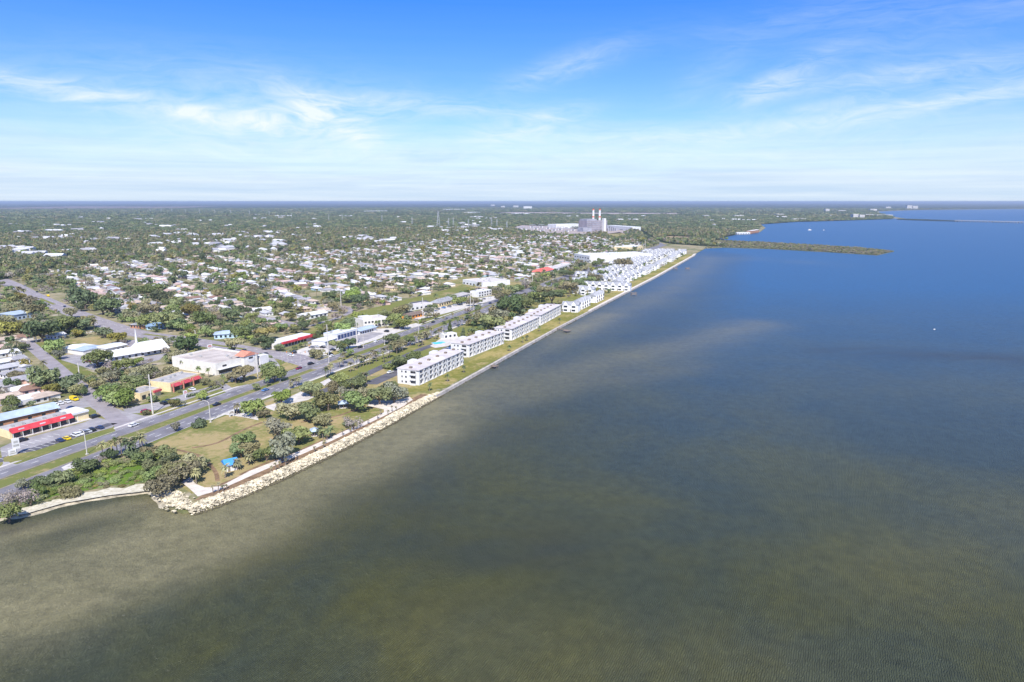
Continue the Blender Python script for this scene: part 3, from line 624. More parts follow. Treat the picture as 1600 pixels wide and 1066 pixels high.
# pharmacy-like big white store
r, L = bstart('corner_store', 'large cream walled store with arched orange tiled corner entrance', 'shop', (270, 575), (338, 587), 32, 'the big cream store with the tiled entrance')
MB().box(0, L, 0, 32, 0, 6.4).build('wall', M_offwhite, r); flat_roof(r, L, 32, 6.4, M_mroof, 1.1, M_offwhite, 4, 4)
MB().box(0.0, L, 32.01, 32.25, 5.2, 7.7).build('fascia', mat('navy_fascia', (.05, .08, .16), .6), r)
MB().box(L - 0.2, L + 1.8, 20, 30.5, 0, 8.0).build('entrance_bay', M_offwhite, r)
m_ = MB().gable(L - 6, L + 2.4, 19, 31.5, 8.02, 2.6, 'x'); m_.build('entrance_roof', M_terra, r)
MB().box(L + 1.81, L + 1.9, 22.5, 28, 5.4, 7.6).build('window', M_glass, r)
MB().tube((L + 1.82, 25.2, 6.6), (L + 2.0, 25.2, 6.6), 3.0, n=14).build('arch', M_white, r)
MB().box(L + 2.01, L + 2.1, 23.6, 26.8, 5.9, 7.0).build('sign_panel', M_dark, r)
win(r, 2, 17, .6, 3.2, L + .062, 'window', side='s'); MB().box(L + .07, L + 2.2, 1, 18, 3.4, 3.8).build('canopy', M_wroof2, r)
win(r, 5, 8, 4.4, 5.6, L + .062, 'sign_panel', M_dark, side='s')
MB().box(L - 3, L + 1.5, 33, 40, 0, 5.8).build('wing', M_white, r)
# church and halls
r, L = bstart('church', 'white church with long folded roof and slim steeple', 'church', (178, 566), (262, 551), 17, 'the white church')
MB().box(0, L, 2, 17, 0, 3.2).build('wall', M_white, r); m_ = MB(); m_.gable(-1, L * .52, 0.5, 18, 3.22, 3.2); m_.build('roof', M_wroof2, r)
MB().gable(L * .52 + .01, L + 1.6, -1, 19.5, 3.22, 5.6).build('roof', M_wroof2, r)
for k in range(8): win(r, 2 + k * 4.3, 3.6 + k * 4.3, .7, 2.4, 2.0)
st = MB(); st.tube((L * .55, 9, 6.5), (L * .55, 9, 12.0), 0.9, .7, 8); st.build('steeple', M_white, r)
MB().tube((L * .55, 9, 12.0), (L * .55, 9, 19), 0.7, .05, 8).build('spire', M_white, r)
r, L = bstart('church_hall', 'white flat roofed hall just behind the church', 'hall', (166, 553), (199, 546), 14, 'the white church hall')
MB().box(0, L, 0, 14, 0, 3.6).build('wall', M_offwhite, r); MB().gable(-.6, L + .6, -.8, 14.8, 3.62, .9).build('roof', M_wroof2, r)
for k in range(4): win(r, 1.5 + k * 3.6, 3 + k * 3.6, .8, 2.2)
r, L = bstart('church_school', 'low white school block with shallow roof beyond the church hall', 'hall', (98, 551), (131, 556), 16, 'the white church school')
MB().box(0, L, 0, 16, 0, 3.4).build('wall', M_offwhite, r); MB().gable(-.6, L * .5, -.8, 16.8, 3.42, 1.0).build('roof', M_wroof2, r); MB().gable(L * .5 + .01, L + .6, -.8, 16.8, 3.42, 1.0).build('roof', M_bluemetal, r)
# second red awning shop
r, L = bstart('shopping_strip', 'white roofed shopping strip with crimson fascia near the traffic lights', 'shop', (440, 545), (493, 531), 14, 'the crimson fascia shopping strip')
MB().box(0, L, 1.5, 14, 0, 4).build('wall', M_white, r); MB().box(-.2, L + .2, 1.2, 14.2, 4.0, 4.4).build('roof', M_wroof2, r)
MB().box(1.5, L * .46, -.4, 1.45, 2.9, 4.3).build('awning', M_red, r); MB().box(L * .5, L, -.4, 1.45, 2.9, 4.7).build('awning', M_red, r)
for k in range(8): win(r, 2 + k * 3.3, 4.7 + k * 3.3, .3, 2.7, 1.5)
MB().box(-4.5, -.3, 3, 11, 0, 3.6).build('store_room', M_offwhite, r)
# blue-glazed long white building and two storey offices
r, L = bstart('motor_showroom', 'long white showroom with dark blue glazed front and flat roof', 'showroom', (527, 533), (562, 523), 13, 'the blue glazed showroom')
MB().box(0, L, 0, 13, 0, 5).build('wall', M_white, r); flat_roof(r, L, 13, 5, M_wroof2, .4, M_bluemetal, 3)
for k in range(7): win(r, 1 + k * (L - 2) / 7, 1 + (k + .85) * (L - 2) / 7, .8, 4.2, m=mat('blue_glass', (.03, .06, .16), .15, spec=.6))
r, L = bstart('storage_shed', 'low white shed adjoining the blue glazed showroom', 'shed', (508, 541), (527, 535), 12, 'the white shed by the showroom')
MB().box(0, L, 0, 12, 0, 3.4).build('wall', M_white, r); MB().gable(-.5, L + .3, -.6, 12.5, 3.42, .8).build('roof', M_wroof2, r); win(r, 1, 4, .1, 2.6, name='door', m=M_bluemetal)
r, L = bstart('motel', 'low motel wing with pale blue roof below the office block', 'motel', (562, 524), (588, 517), 10, 'the pale blue roofed motel')
MB().box(0, L, 0, 10, 0, 3.4).build('wall', M_white, r); MB().gable(-.7, L + .7, -1.4, 10.7, 3.42, 1.3).build('roof', M_bluemetal, r)
for k in range(6): win(r, 1 + k * 3, 2.6 + k * 3, .6, 2.4)
r, L = bstart('office_block', 'two storey cream office block with white flat roof and palms', 'office', (568, 514), (608, 509), 18, 'the cream office block')
MB().box(0, L, 0, 18, 0, 7).build('wall', M_offwhite, r); flat_roof(r, L, 18, 7, M_wroof, .5, M_white, 3); MB().box(2, L * .45, 5, 14, 7.15, 9).build('penthouse', M_white, r)
for z in (.9, 4.2):
    for k in range(7): win(r, 1.4 + k * 3.2, 3.2 + k * 3.2, z, z + 1.6)
# strip further along
def simple(name, label, cat, A, Bp, d, h, wm, rm, kind='flat', land=None, nw=5, rows=1, rh=2.0, units=2):
    r, L = bstart(name, label, cat, A, Bp, d, land)
    MB().box(0, L, 0, d, 0, h).build('wall', wm, r)
    if kind == 'flat': flat_roof(r, L, d, h, rm, .5, wm, units)
    elif kind == 'hip': MB().hip(-.8, L + .8, -.8, d + .8, h + .01, rh).build('roof', rm, r)
    else: MB().gable(-.8, L + .8, -.8, d + .8, h + .01, rh).build('roof', rm, r)
    for j in range(rows):
        for k in range(nw):
            w_ = L / nw; z = .8 + j * h / rows; win(r, (k + .22) * w_, (k + .7) * w_, z, z + min(1.8, h / rows - 1.2))
    return r, L
simple('clinic', 'pale blue clinic with hip roof beside the cross road', 'clinic', (335, 530), (371, 528), 12, 3.4, M_teal, M_bluemetal, 'hip', 'the pale blue clinic')
simple('blue_house', 'blue roofed bungalow facing the cross road near a grey van', 'house', (230, 516), (262, 513), 11, 3, M_teal, mat('dull_blue_roof', (.22, .33, .47), .8), 'hip', 'the blue roofed bungalow')
simple('orange_house', 'bungalow with burnt orange walls facing the cross road', 'house', (204, 513), (226, 514), 9, 3, M_brick, M_tgrey, 'hip')
simple('tiki_bar', 'low timber bar with an orange front and dark roof', 'bar', (640, 499), (662, 494), 9, 3, M_orange, mat('brown_roof', (.20, .15, .12), .9), 'gable', 'the orange fronted bar')
simple('retail_shed', 'long low white retail shed behind the orange fronted bar', 'shop', (642, 486), (676, 480), 12, 4, M_white, M_wroof, 'flat', 'the low white retail shed')
simple('restaurant', 'cream restaurant with a brown grey hip roof and row of windows', 'restaurant', (686, 480), (712, 473), 11, 4, M_cream, M_tgrey, 'hip', 'the cream restaurant', 7, 1, 3.2)
simple('shop', 'grey roofed shop behind the bright green tree by the highway', 'shop', (714, 470), (736, 464), 14, 4, M_offwhite, M_groof, 'hip', 'the grey roofed roadside shop')
simple('showroom', 'white two storey showroom with blue tinted windows', 'showroom', (748, 465), (768, 461), 12, 6, M_white, M_wroof2, 'flat', 'the white two storey showroom', 5, 2)
simple('warehouse', 'wide white warehouse standing alone in a dry grass field', 'warehouse', (723, 444), (754, 449), 44, 5.5, M_wroof2, M_wroof, 'flat', 'the wide white warehouse', 6, 1, units=7)
simple('restaurant', 'restaurant with a bright red hip roof', 'restaurant', (844, 430), (866, 425), 15, 4, M_offwhite, M_redroof, 'hip', 'the red roofed restaurant', 6, 1, 4)
simple('market', 'low white market beyond the red roofed restaurant', 'market', (868, 424), (892, 416), 16, 4, M_white, M_wroof, 'flat')
simple('shopping_centre', 'very large white flat roofed centre by the highway', 'shopping centre', (897, 407), (921, 411), 130, 12, M_white, M_wroof2, 'flat', 'the very large white centre', 6, 2, units=8)
simple('shop', 'cream shop with white roof near the highway bend', 'shop', (986, 392), (1004, 389), 40, 7, M_cream, M_wroof2, 'flat', 'the shop at the highway bend')
simple('industrial_hall', 'long pale blue metal hall beside the cross road', 'hall', (22, 501), (60, 495), 20, 5, M_bluemetal, M_bluemetal, 'gable', 'the pale blue metal hall', 6)
simple('white_house', 'long white roofed ranch house at the end of the canal road', 'house', (478, 500), (512, 494), 12, 3.4, M_white, M_wroof2, 'gable', 'the white ranch house by the canal road')
# park structures
r, L = bstart('park_hut', 'small cream park hut with bright blue gable roof', 'hut', (354, 738), (372, 734), 5.5, 'the blue roofed park hut')
MB().box(0, L, 0, 5.5, 0, 2.7).build('wall', M_offwhite, r); MB().gable(-.5, L + .6, -.7, 6.2, 2.71, 1.7).build('roof', M_blueroof, r)
win(r, .6, 1.5, .05, 2.1, name='door', m=M_wood); win(r, 2.4, 3.4, 1.1, 2.0); win(r, L - 1.4, L - .6, 1.1, 2.0)
def pavilion(A, Bp, d, label, land):
    r, L = bstart('picnic_pavilion', label, 'pavilion', A, Bp, d, land)
    for x in (.3, L / 2, L - .3):
        for y in (.3, d - .3): MB().tube((x, y, 0), (x, y, 2.5), .13).build('post', M_wood, r)
    MB().hip(-.6, L + .6, -.6, d + .6, 2.5, 1.3).build('roof', M_bluemetal, r); MB().box(0, L, 0, d, .02, .12).build('floor_slab', M_conc, r)
    for x in (L * .3, L * .7):
        t = thing('picnic_table', 'timber picnic table under the roof of %s, %s end' % (land, 'near' if x < L / 2 else 'far'), 'table', (0, 0, 0)); t.matrix_world = r.matrix_basis @ Matrix.Translation((x, d / 2, .12))
        MB().box(-.9, .9, -.4, .4, .68, .75).build('tabletop', M_wood, t); MB().box(-.9, .9, -.85, -.6, .4, .46).build('bench_seat', M_wood, t); MB().box(-.9, .9, .6, .85, .4, .46).build('bench_seat', M_wood, t); MB().box(-.7, -.6, -.7, .7, 0, .4).build('leg', M_wood, t); MB().box(.6, .7, -.7, .7, 0, .4).build('leg', M_wood, t)
        MB().box(-.05, .05, -.3, .3, .4, .68).build('brace', M_wood, t)
pavilion((530, 639), (544, 638), 5, 'open picnic pavilion with pale blue roof on the park lawn', 'the pale roofed picnic pavilion')
pavilion((487, 683), (497, 682), 4, 'small blue roofed picnic shelter tucked among palms', 'the shelter among the palms')

# condominium blocks, three storeys of recessed balconies on the bay side
def condo(A, Bp, label, land, nb):
    d = 14.5; r, L = bstart('condominium', label, 'apartment block', A, Bp, d, land, 'condominium blocks along the bay')
    h = 9.0; bw = L / nb
    MB().box(0, L, 1.8, d, 0, h).build('wall', M_white, r)
    fr = MB()
    for k in range(nb):     # solid panels between balconies and stair towers
        x = k * bw; fr.box(x + (.0 if k else .5), x + bw * .16, 0.25, 1.79, 0, h); fr.box(x + bw * .46, x + bw * .62, 0, 1.79, 0, h)
        fr.box(x + bw * .86, x + bw, 0.25, 1.79, 0, h)
        for z in (0, 3, 6, 8.75): fr.box(x + bw * .16, x + bw * .46, 0.3, 1.79, z, z + .18); fr.box(x + bw * .62, x + bw * .86, 0.3, 1.79, z, z + .22)
    fr.build('facade', M_white, r)
    for k in range(nb):
        for z in (0, 3, 6):
            for (u0, u1) in ((.16, .46), (.62, .86)):
                x0, x1 = (k + u0) * bw + .01, (k + u1) * bw - .01
                b = MB().box(x0, x1, 0.08, 0.29, z + (.1 if z else .05), z + (.9 if z else .2)).build('balcony', M_white, r)
                MB().box(x0 + .2, x1 - .2, 1.70, 1.78, z + .25, z + 2.5).build('glass_door', M_glass, b)
            if z or k % 2: win(r, (k + .50) * bw, (k + .57) * bw, z + 1, z + 2.1, 0.0)
            win(r, (k + .90) * bw, (k + .97) * bw, z + 1, z + 2.1, 0.25)
    rf = MB().box(-.3, L + .3, -.25, d + .3, h + .01, h + .35).build('roof', M_wroof, r)
    for k in range(nb + 1):
        x = 1.8 + k * (L - 4) / nb; MB().box(x, x + 1.8, 6.2, 7.8, h + .36, h + 1.25).build('roof_unit', M_wood, rf)
    for x in (L * .28, L * .74): MB().box(x, x + 6, d - .3, d + 3, 0, h + 1.0).build('stair_tower', M_white, r)
    for z in (0, 3, 6):      # gable end towards the camera
        for y0, y1 in ((8.2, 9.3), (11, 11.8)): win(r, y0, y1, z + 1, z + 2.1, 0.0, side='s')
        win(r, 2.2, 5.6, z + 1.0, z + 2.4, 0.0, 'corner_balcony', M_dark, side='s'); MB().box(-1.0, -.07, 2.0, 5.8, z + .0, z + .95).build('balcony', M_white, r)
        MB().box(L + .005, L + .06, 3, 5, z + 1, z + 2.1).build('window', M_glass, r)
    return r
condo((655, 603), (725, 569.5), 'white three storey condominium block at the park end of the bay front', 'the first condominium block', 5)
condo((733, 559), (788, 537), 'white three storey condominium block beside the swimming pool', 'the second condominium block', 5)
condo((800, 532.5), (843, 511.5), 'white three storey condominium block with a pinkish roof, third along the seawall', 'the third condominium block', 6)
condo((845, 509), (877, 491), 'white three storey condominium block next to the grey roofed townhouses', 'the fourth condominium block', 6)
# pool
r, L = bstart('swimming_pool', 'turquoise swimming pool on a white deck behind the condominiums', 'pool', (680, 539), (700, 536.5), 8, 'the swimming pool')
MB().prism([(0, 1), (1, 0), (L * .6, 0), (L * .7, 1.5), (L, 2), (L, 8), (1, 8), (0, 7)], .02, .22).build('basin_rim', M_conc, r); MB().prism([(.5, 1.3), (1.3, .5), (L * .58, .5), (L * .68, 2), (L - .5, 2.4), (L - .5, 7.5), (1.2, 7.5), (.5, 6.8)], .221, .26).build('water', M_pool, r)
simple('pool_house', 'white pool house at the edge of the pool deck', 'pool house', (694, 530), (714, 527), 7, 3, M_white, M_wroof2, 'flat', None, 3, units=1)

# townhouses with grey roofs and white cross gables
def townhouse(units, u=8.0, d=9.5):
    L = units * u; r = thing('townhouse_row', '', 'townhouses', (0, 0, 0), 0, 'grey roofed townhouses by the bay')
    M_town = mat('townhouse_white', (.82, .81, .79), .8, .04, .4)
    MB().box(0, L, 0, d, 0, 5.8).build('wall', M_town, r)
    MB().gable(-.5, L + .5, -.6, d + .6, 5.81, 2.3).build('roof', M_tgrey, r)
    for k in range(units):
        x = k * u + u * .2; w_ = u * .6
        g_ = MB().box(x, x + w_, -1.4, -.005, 0, 6.3).build('gable_bay', M_town, r)
        MB().gable(x - .15, x + w_ + .15, -1.6, d * .42, 6.31, 2.4, 'y').build('bay_roof', M_tgrey, g_)
        m_ = MB(); m_.v += [(x, -1.66, 6.1), (x + w_, -1.66, 6.1), (x + w_ / 2, -1.66, 8.65), (x, -1.42, 6.1), (x + w_, -1.42, 6.1), (x + w_ / 2, -1.42, 8.65)]; m_.f += [(0, 1, 2), (0, 3, 4, 1), (1, 4, 5, 2), (2, 5, 3, 0)]; m_.build('gable_face', M_town, g_)
        for z in (.8, 3.7): win(r, x + .6, x + w_ - .6, z, z + 1.5, -1.4)
        win(r, k * u + .4, k * u + 1.6, .1, 2.2, name='door', m=M_glass)
    MB().box(-.06, -.005, 3, 4.6, 3.7, 5.0).build('window', M_glass, r); MB().box(-.06, -.005, 6.5, 8.0, .8, 2.2).build('window', M_glass, r)
    return r
TH4, TH3, TH2 = townhouse(4), townhouse(3), townhouse(2)
towns = []
def put_town(proto, x, y, ang, used={}):
    o = proto if proto.name not in used else copy_tree(proto); used[proto.name] = 1
    o.location = (x, y, 0); o.rotation_euler = (0, 0, ang); o.scale = (1, 1, 1.2); towns.append(o)
    n = {TH4.name: 4, TH3.name: 3, TH2.name: 2}[proto.name] * 8
    FOOT.append((x + math.cos(ang) * n / 2 - math.sin(ang) * 5, y + math.sin(ang) * n / 2 + math.cos(ang) * 5, n / 2 + 2)); return o
def town_at(A, proto, ang): p = P(*A); return put_town(proto, p[0], p[1], R(ang))
AL = 67.5
town_at((878, 487), TH2, -20); town_at((907, 484), TH4, AL); town_at((930, 473.5), TH4, AL); town_at((893, 459), TH2, -22); town_at((906, 461), TH2, -22)
town_at((912, 452), TH3, -21); town_at((932, 453), TH3, -21); town_at((953, 454), TH3, -21); town_at((966, 453.5), TH2, 30)
rt = random.Random(3); a = 640
while a < 1225:
    for j, b in enumerate((96, 74, 54, 36)):
        if j == 3 and rt.random() < .6: continue
        if rt.random() < .06: continue
        bb = b + (2 if a > 780 else -2) + rt.uniform(-2, 2)
        if j == 0 and rt.random() < .6: x, y = Q(a + rt.uniform(-2, 2), bb); put_town(TH3 if rt.random() < .5 else TH2, x, y, R(AL + rt.uniform(-3, 3)))
        else: x, y = Q(a + rt.uniform(-2, 2), bb - (14 if j == 0 else 16)); put_town(TH2, x, y, R(AL - 90 + rt.uniform(-6, 6)))
    a += 25.0
towns_named = sorted(towns, key=lambda o: (AB(o.location)[0]))
ordw = "first second third fourth fifth sixth seventh eighth ninth tenth eleventh twelfth thirteenth fourteenth fifteenth sixteenth seventeenth eighteenth nineteenth twentieth".split()
def nth(n):
    if n < 20: return ordw[n]
    tens = {2: 'twenty', 3: 'thirty', 4: 'forty', 5: 'fifty', 6: 'sixty', 7: 'seventy', 8: 'eighty', 9: 'ninety'}; n += 1
    if n >= 100: return 'hundred and ' + nth(n - 101) if n > 100 else 'hundredth'
    t, u_ = divmod(n, 10); return tens[t] + '-' + ordw[u_ - 1] if u_ else tens[t][:-1] + 'ieth'
cnt = {}
for o in towns_named:
    a, b = AB(o.location); line = 'seawall' if b > 84 else 'middle' if b > 40 else 'highway side'; k = cnt.get(line, 0); cnt[line] = k + 1
    n = 'white townhouses' if 'rowless' in o.name else 'townhouse row with white gables'
    o['label'] = '%s in the %s line, %s out from the condominium blocks' % (n, line, nth(k))
LAND.append(('the grey roofed townhouses', *Q(620, 60))); LAND.append(('the far end of the townhouses', *Q(1150, 40)))

# power station and the far skyline
D = P(911, 361)
def far_box(name, label, cat, A, Bp, d, h, wm, rm, land=None, units=3): return simple(name, label, cat, A, Bp, d, h, wm, rm, 'flat', land, 4, 1, units=units)
r, L = bstart('power_station', 'grey power station block with twin banded chimneys behind it', 'power station', (914, 362.5), (950, 361.5), 50, 'the power station')
MB().box(12, L, 6, 55, 0, 38).build('boiler_house', M_plant, r); MB().box(-8, 30, 0, 34, 0, 15).build('turbine_hall', M_plant2, r); MB().box(14, L * .55, 8, 50, 38.1, 44).build('upper_block', M_plant2, r)
MB().box(L * .77, L * .77 + 9, -6, 5.9, 0, 46).build('lift_tower', M_white, r)
fr = MB()
for k in range(14):
    x = 13 + k * (L - 14) / 13; fr.box(x - .6, x + .6, 5, 5.95, 0, 38)
for z in (8, 16, 24, 31): fr.box(12, L, 4.6, 5.9, z, z + 1.6)
fr.build('frame', M_plant2, r)
for k in range(5): MB().box(L + 4 + k * 9, L + 9 + k * 9, 4, 12, 0, 10 + (k * 7) % 9).build('outbuilding', M_plant2, r)
for i, (px, lab) in enumerate(((926.5, 'red and white banded chimney rising behind the middle of the power station'), (936.5, 'red and white banded chimney rising beside the power station lift tower'))):
    x, y = P(px, 357.5); st = thing('chimney', lab, 'chimney', (x, y, 0), 0, 'banded chimneys of the power station')
    H_ = 77; bands = [(0, .30, M_white), (.30, .42, M_stackred), (.42, .56, M_white), (.56, .64, M_stackred), (.64, .92, M_white), (.92, 1, M_stackred)]
    for z0, z1, mm in bands:
        rr = lambda t: 5.2 - 1.6 * t
        MB().tube((0, 0, z0 * H_), (0, 0, z1 * H_), rr(z0), rr(z1), 16, cap=(z1 == 1)).build('chimney_band', mm, st)
    MB().tube((0, 0, H_), (0, 0, H_ + 1.5), 3.9, 3.9, 16).build('cap', M_dark, st)
far_box('warehouse', 'long white warehouse behind the power station yard', 'warehouse', (869, 357), (911, 356), 60, 15, M_wroof2, M_wroof2, 'the white plant warehouse')
far_box('warehouse', 'long white warehouse stretching beyond the chimneys', 'warehouse', (948, 358), (986, 361), 40, 14, M_wroof2, M_wroof2, 'the long white warehouse past the chimneys')
far_box('white_tower_block', 'broad white block standing alone on the horizon woods', 'building', (818, 327), (831, 327), 100, 38, M_white, M_white)
far_box('depot', 'long thin white depot roof in the distant woods', 'depot', (576, 332), (605, 331.5), 60, 14, M_wroof2, M_wroof2)
far_box('depot', 'white depot sheds at the edge of the airfield', 'depot', (736, 334.5), (750, 334), 70, 14, M_wroof2, M_wroof2)
far_box('depot', 'white depot sheds north of the lattice mast', 'depot', (702, 329), (727, 328.7), 120, 14, M_wroof2, M_wroof2)
far_box('hangar', 'pale hangar row beside the airfield strip', 'hangar', (805, 336), (828, 335.8), 90, 12, M_wroof2, M_wroof2)
M_farw = mat('weathered_white', (.55, .53, .50), .8, .1, .02)
for k, (x0, x1, y, h, lab) in enumerate(((1333, 1341, 341, 34, 'white waterfront apartment tower with its twin on the far shore'), (1343, 1351, 341, 28, 'lower white waterfront apartment tower on the far shore'), (1353, 1366, 338, 18, 'long white waterfront apartments set back on the far shore'), (1370, 1395, 338.5, 16, 'low white waterfront hotel near the causeway'), (1417, 1425, 327, 70, 'white high rise cluster on the horizon coast'), (1426, 1434, 327, 60, 'white high rise with stepped side on the horizon coast'), (1384, 1392, 326.5, 40, 'pale slab tower on the horizon coast'), (1290, 1296, 331.5, 40, 'isolated white tower in the far woods'), (1213, 1225, 337, 16, 'white school roof in the far woods'), (1148, 1162, 339, 14, 'pale roof beyond the cove'), (1100, 1108, 339, 14, 'small pale roof beyond the power lines'), (1240, 1248, 344.5, 12, 'white house by the cove shore'), (1252, 1260, 343.5, 10, 'low white house by the cove shore'), (1310, 1322, 331, 20, 'white flat block in the far woods'), (1360, 1370, 330, 30, 'white block near the far shore'), (767, 773, 322, 40, 'tiny white block on the horizon'), (802, 810, 324, 40, 'pair of pale horizon blocks'), (783, 789, 324.3, 35, 'single pale block on the horizon'))):
    simple('waterfront_tower' if 'tower' in lab else 'distant_building', lab, 'building', (x0, y), (x1, y), 40, h * .75, M_farw, M_farw, 'flat', None, 3, 2, units=0)
simple('fish_house', 'row of white cottages on the cove point', 'cottages', (1152, 366.5), (1172, 366), 14, 5, M_white, M_wroof2, 'gable', 'the cottages on the point')
simple('boat_shed', 'brick red boat shed at the tip of the cove point', 'boat shed', (1174, 365.3), (1186, 363.5), 16, 9, M_brick, M_wroof, 'gable')

# causeway bridge
p0, p1 = P(1420, 344.5), P(1700, 351.5); br = thing('bridge', 'long low pale bridge running out over the bay on the horizon', 'bridge', (p0[0], p0[1], 0), math.atan2(p1[1] - p0[1], p1[0] - p0[0])); Lb = math.dist(p0, p1)
MB().box(Lb * .3, Lb, -6, 6, 5, 8).build('deck', M_conc, br)
for k in range(40): x = Lb * (.3 + .7 * (k + .5) / 40); MB().box(x - 1.5, x + 1.5, -5, 5, -3, 4.99).build('pier', M_conc, br)
patch('causeway', [P(1405, 342), P(1440, 343), P(1500, 345.3), P(1500, 346.3), P(1430, 344.3), P(1400, 343)], 1.5, M_forest, False)

# ------------------------------------------------------------------ suburb houses
WCOL = [M_white, M_offwhite, M_cream, mat('tan_stucco', (.55, .42, .30), .8), mat('pink_stucco', (.66, .46, .40), .8), M_teal]
RCOL = {'white': mat('white_shingle', (.66, .655, .66), .8, .07, .4, objvar=.06), 'pale grey': mat('pale_shingle', (.47, .465, .49), .85, .1, .4, objvar=.08), 'grey': mat('mid_shingle', (.33, .32, .34), .9, .1, .4, objvar=.08),
        'brown': mat('brown_shingle', (.26, .16, .12), .9, .12, .4, objvar=.08), 'tan': mat('tan_shingle', (.50, .40, .33), .9, .12, .4, objvar=.08), 'pinkish': mat('pink_shingle', (.52, .38, .34), .9, .12, .4, objvar=.06)}
PROTO = {}
def house_proto(shape, rc, wc, far):
    key = (shape, rc, wc, far)
    if key in PROTO: return PROTO[key], False
    r = thing('bungalow', '', 'house'); w_, d_ = ((15, 9.5), (13, 10), (17, 9), (12, 8))[shape]
    MB().box(-w_ / 2, w_ / 2, 0, d_, 0, 2.8).build('wall', WCOL[wc], r)
    mb = MB()
    if shape in (0, 3): mb.hip(-w_ / 2 - .7, w_ / 2 + .7, -.7, d_ + .7, 2.81, 1.7)
    else: mb.gable(-w_ / 2 - .7, w_ / 2 + .7, -.7, d_ + .7, 2.81, 1.6)
    mb.build('roof', RCOL[rc], r)
    if shape in (0, 2): e = MB().box(w_ / 2 - 5.5, w_ / 2 - .4, -4.5, -.005, 0, 2.5).build('garage', WCOL[wc], r); MB().gable(w_ / 2 - 6, w_ / 2, -5, -.71, 2.52, 1.1, 'y').build('garage_roof', RCOL[rc], e)
    if shape == 1: e = MB().box(-w_ / 2 + 1, w_ / 2 - 4, d_ + .71, d_ + 4, 2.2, 2.4).build('porch_roof', M_wroof2, r)
    if not far:
        win(r, -w_ / 2 + 1, -w_ / 2 + 2.6, .9, 2.1); win(r, -1.8, -.4, .9, 2.1); win(r, .4, 1.3, .05, 2.1, name='door', m=M_wood)
        MB().box(-w_ / 2 - .05, -w_ / 2 - .005, 2, 3.4, .9, 2.1).build('window', M_glass, r); MB().box(-w_ / 2 - .05, -w_ / 2 - .005, 5.6, 7, .9, 2.1).build('window', M_glass, r)
    PROTO[key] = r; return r, True
HOUSES = []
def put_house(x, y, ang, shape, rc, wc, far=False, sc_=1.0):
    p, new = house_proto(shape, rc, wc, far); o = p if new else copy_tree(p)
    o.location = (x, y, 0); o.rotation_euler = (0, 0, ang); o.scale = (sc_, sc_, 1)
    o['group'] = 'bungalows of the suburb'; HOUSES.append((o, rc)); FOOT.append((x - math.sin(ang) * 5, y + math.cos(ang) * 5, 7.5)); return o
for (px, py, shape, rc, wc, ang, s_) in ((60, 614, 0, 'brown', 4, 60, 1.0), (75, 627, 3, 'tan', 1, 62, 1.1), (50, 630, 1, 'white', 0, 62, .9), (36, 616, 1, 'white', 0, 64, .75), (29, 602, 2, 'grey', 4, 60, 1.15), (33, 589, 0, 'grey', 0, 62, 1.0), (20, 580, 2, 'pale grey', 0, 60, 1.1), (6, 573, 1, 'white', 0, 60, .9),
    (22, 569, 2, 'grey', 0, 62, .95), (9, 558, 2, 'white', 0, 60, 1), (6, 549, 1, 'pinkish', 2, 62, 1.0), (30, 533, 2, 'brown', 1, 65, 1.0), (12, 536, 2, 'tan', 1, 65, .9), (94, 529, 1, 'white', 0, 70, .8), (18, 628, 1, 'tan', 3, 62, .8), (-2, 612, 0, 'grey', 1, 62, 1)):
    x, y = P(px, py); put_house(x, y, R(ang), shape, rc, wc, False, s_)
suburb = PL([(-120, 560), (-120, 450), (0, 440), (90, 421), (200, 410), (330, 401), (470, 396), (560, 389), (640, 381), (720, 370), (860, 369), (985, 374), (1005, 384)]) + [Q(1250, -40), Q(900, -30), Q(700, -30), Q(560, -45), Q(430, -60)] + PL([(600, 478), (560, 480), (430, 525), (330, 500), (262, 505), (220, 505), (160, 495), (90, 470), (40, 450), (30, 470), (80, 500), (30, 520)])
u1 = (math.cos(R(133.5)), math.sin(R(133.5))); u2 = (math.cos(R(43.5)), math.sin(R(43.5))); SO = P(110, 595)
def S(s, t): return (SO[0] + u1[0] * s + u2[0] * t, SO[1] + u1[1] * s + u2[1] * t)
rh = random.Random(11); lots = []; streets = MB()
TS = [-66, 58 + 66] + [58 + 66 + 66 * k for k in range(1, 22)]
def bend(s, t): return t + 10 * math.sin(s * .011 + t * .013)
for ti, t0 in enumerate(TS):
    run = []
    s = -900.0
    while s < 1500:
        p = S(s, bend(s, t0))
        if inside(p, suburb) and not any(inside(p, b_) for b_ in BLOCK): run.append(p)
        else:
            if len(run) > 3: road('suburb_street', run, 6.5, 0.06, M_street)
            run = []
        s += 16
    if len(run) > 3: road('suburb_street', run, 6.5, 0.06, M_street)
    s = -900.0
    while s < 1500:
        for sd_ in (-1, 1):
            tt = bend(s, t0) + sd_ * 13; p = S(s + rh.uniform(-2, 2), tt + rh.uniform(-1.5, 1.5))
            if rh.random() < .05 or not inside(p, suburb) or any(inside(p, b_) for b_ in BLOCK): continue
            if any((p[0] - fx) ** 2 + (p[1] - fy) ** 2 < (fr_ + 7) ** 2 for fx, fy, fr_ in FOOT[:95]): continue
            lots.append((math.hypot(*p), p, R(43.5 if sd_ > 0 else -136.5) + R(rh.choice((90, 90, -90, 0)) + rh.uniform(-5, 5)), ti, s, sd_))
        s += 19.5
X_ = np.array([l[1][0] for l in lots]); Y_ = np.array([l[1][1] for l in lots]); bad = np.zeros(len(lots), bool)
for pts, hw in ROADS:
    if hw > 3.4 or len(pts) < 30: 
        pass
    bad |= np_dist(X_, Y_, pts) < (hw + 6.5)
lots = [l for l, b_ in zip(lots, bad) if not b_]; lots.sort(key=lambda l: l[0])
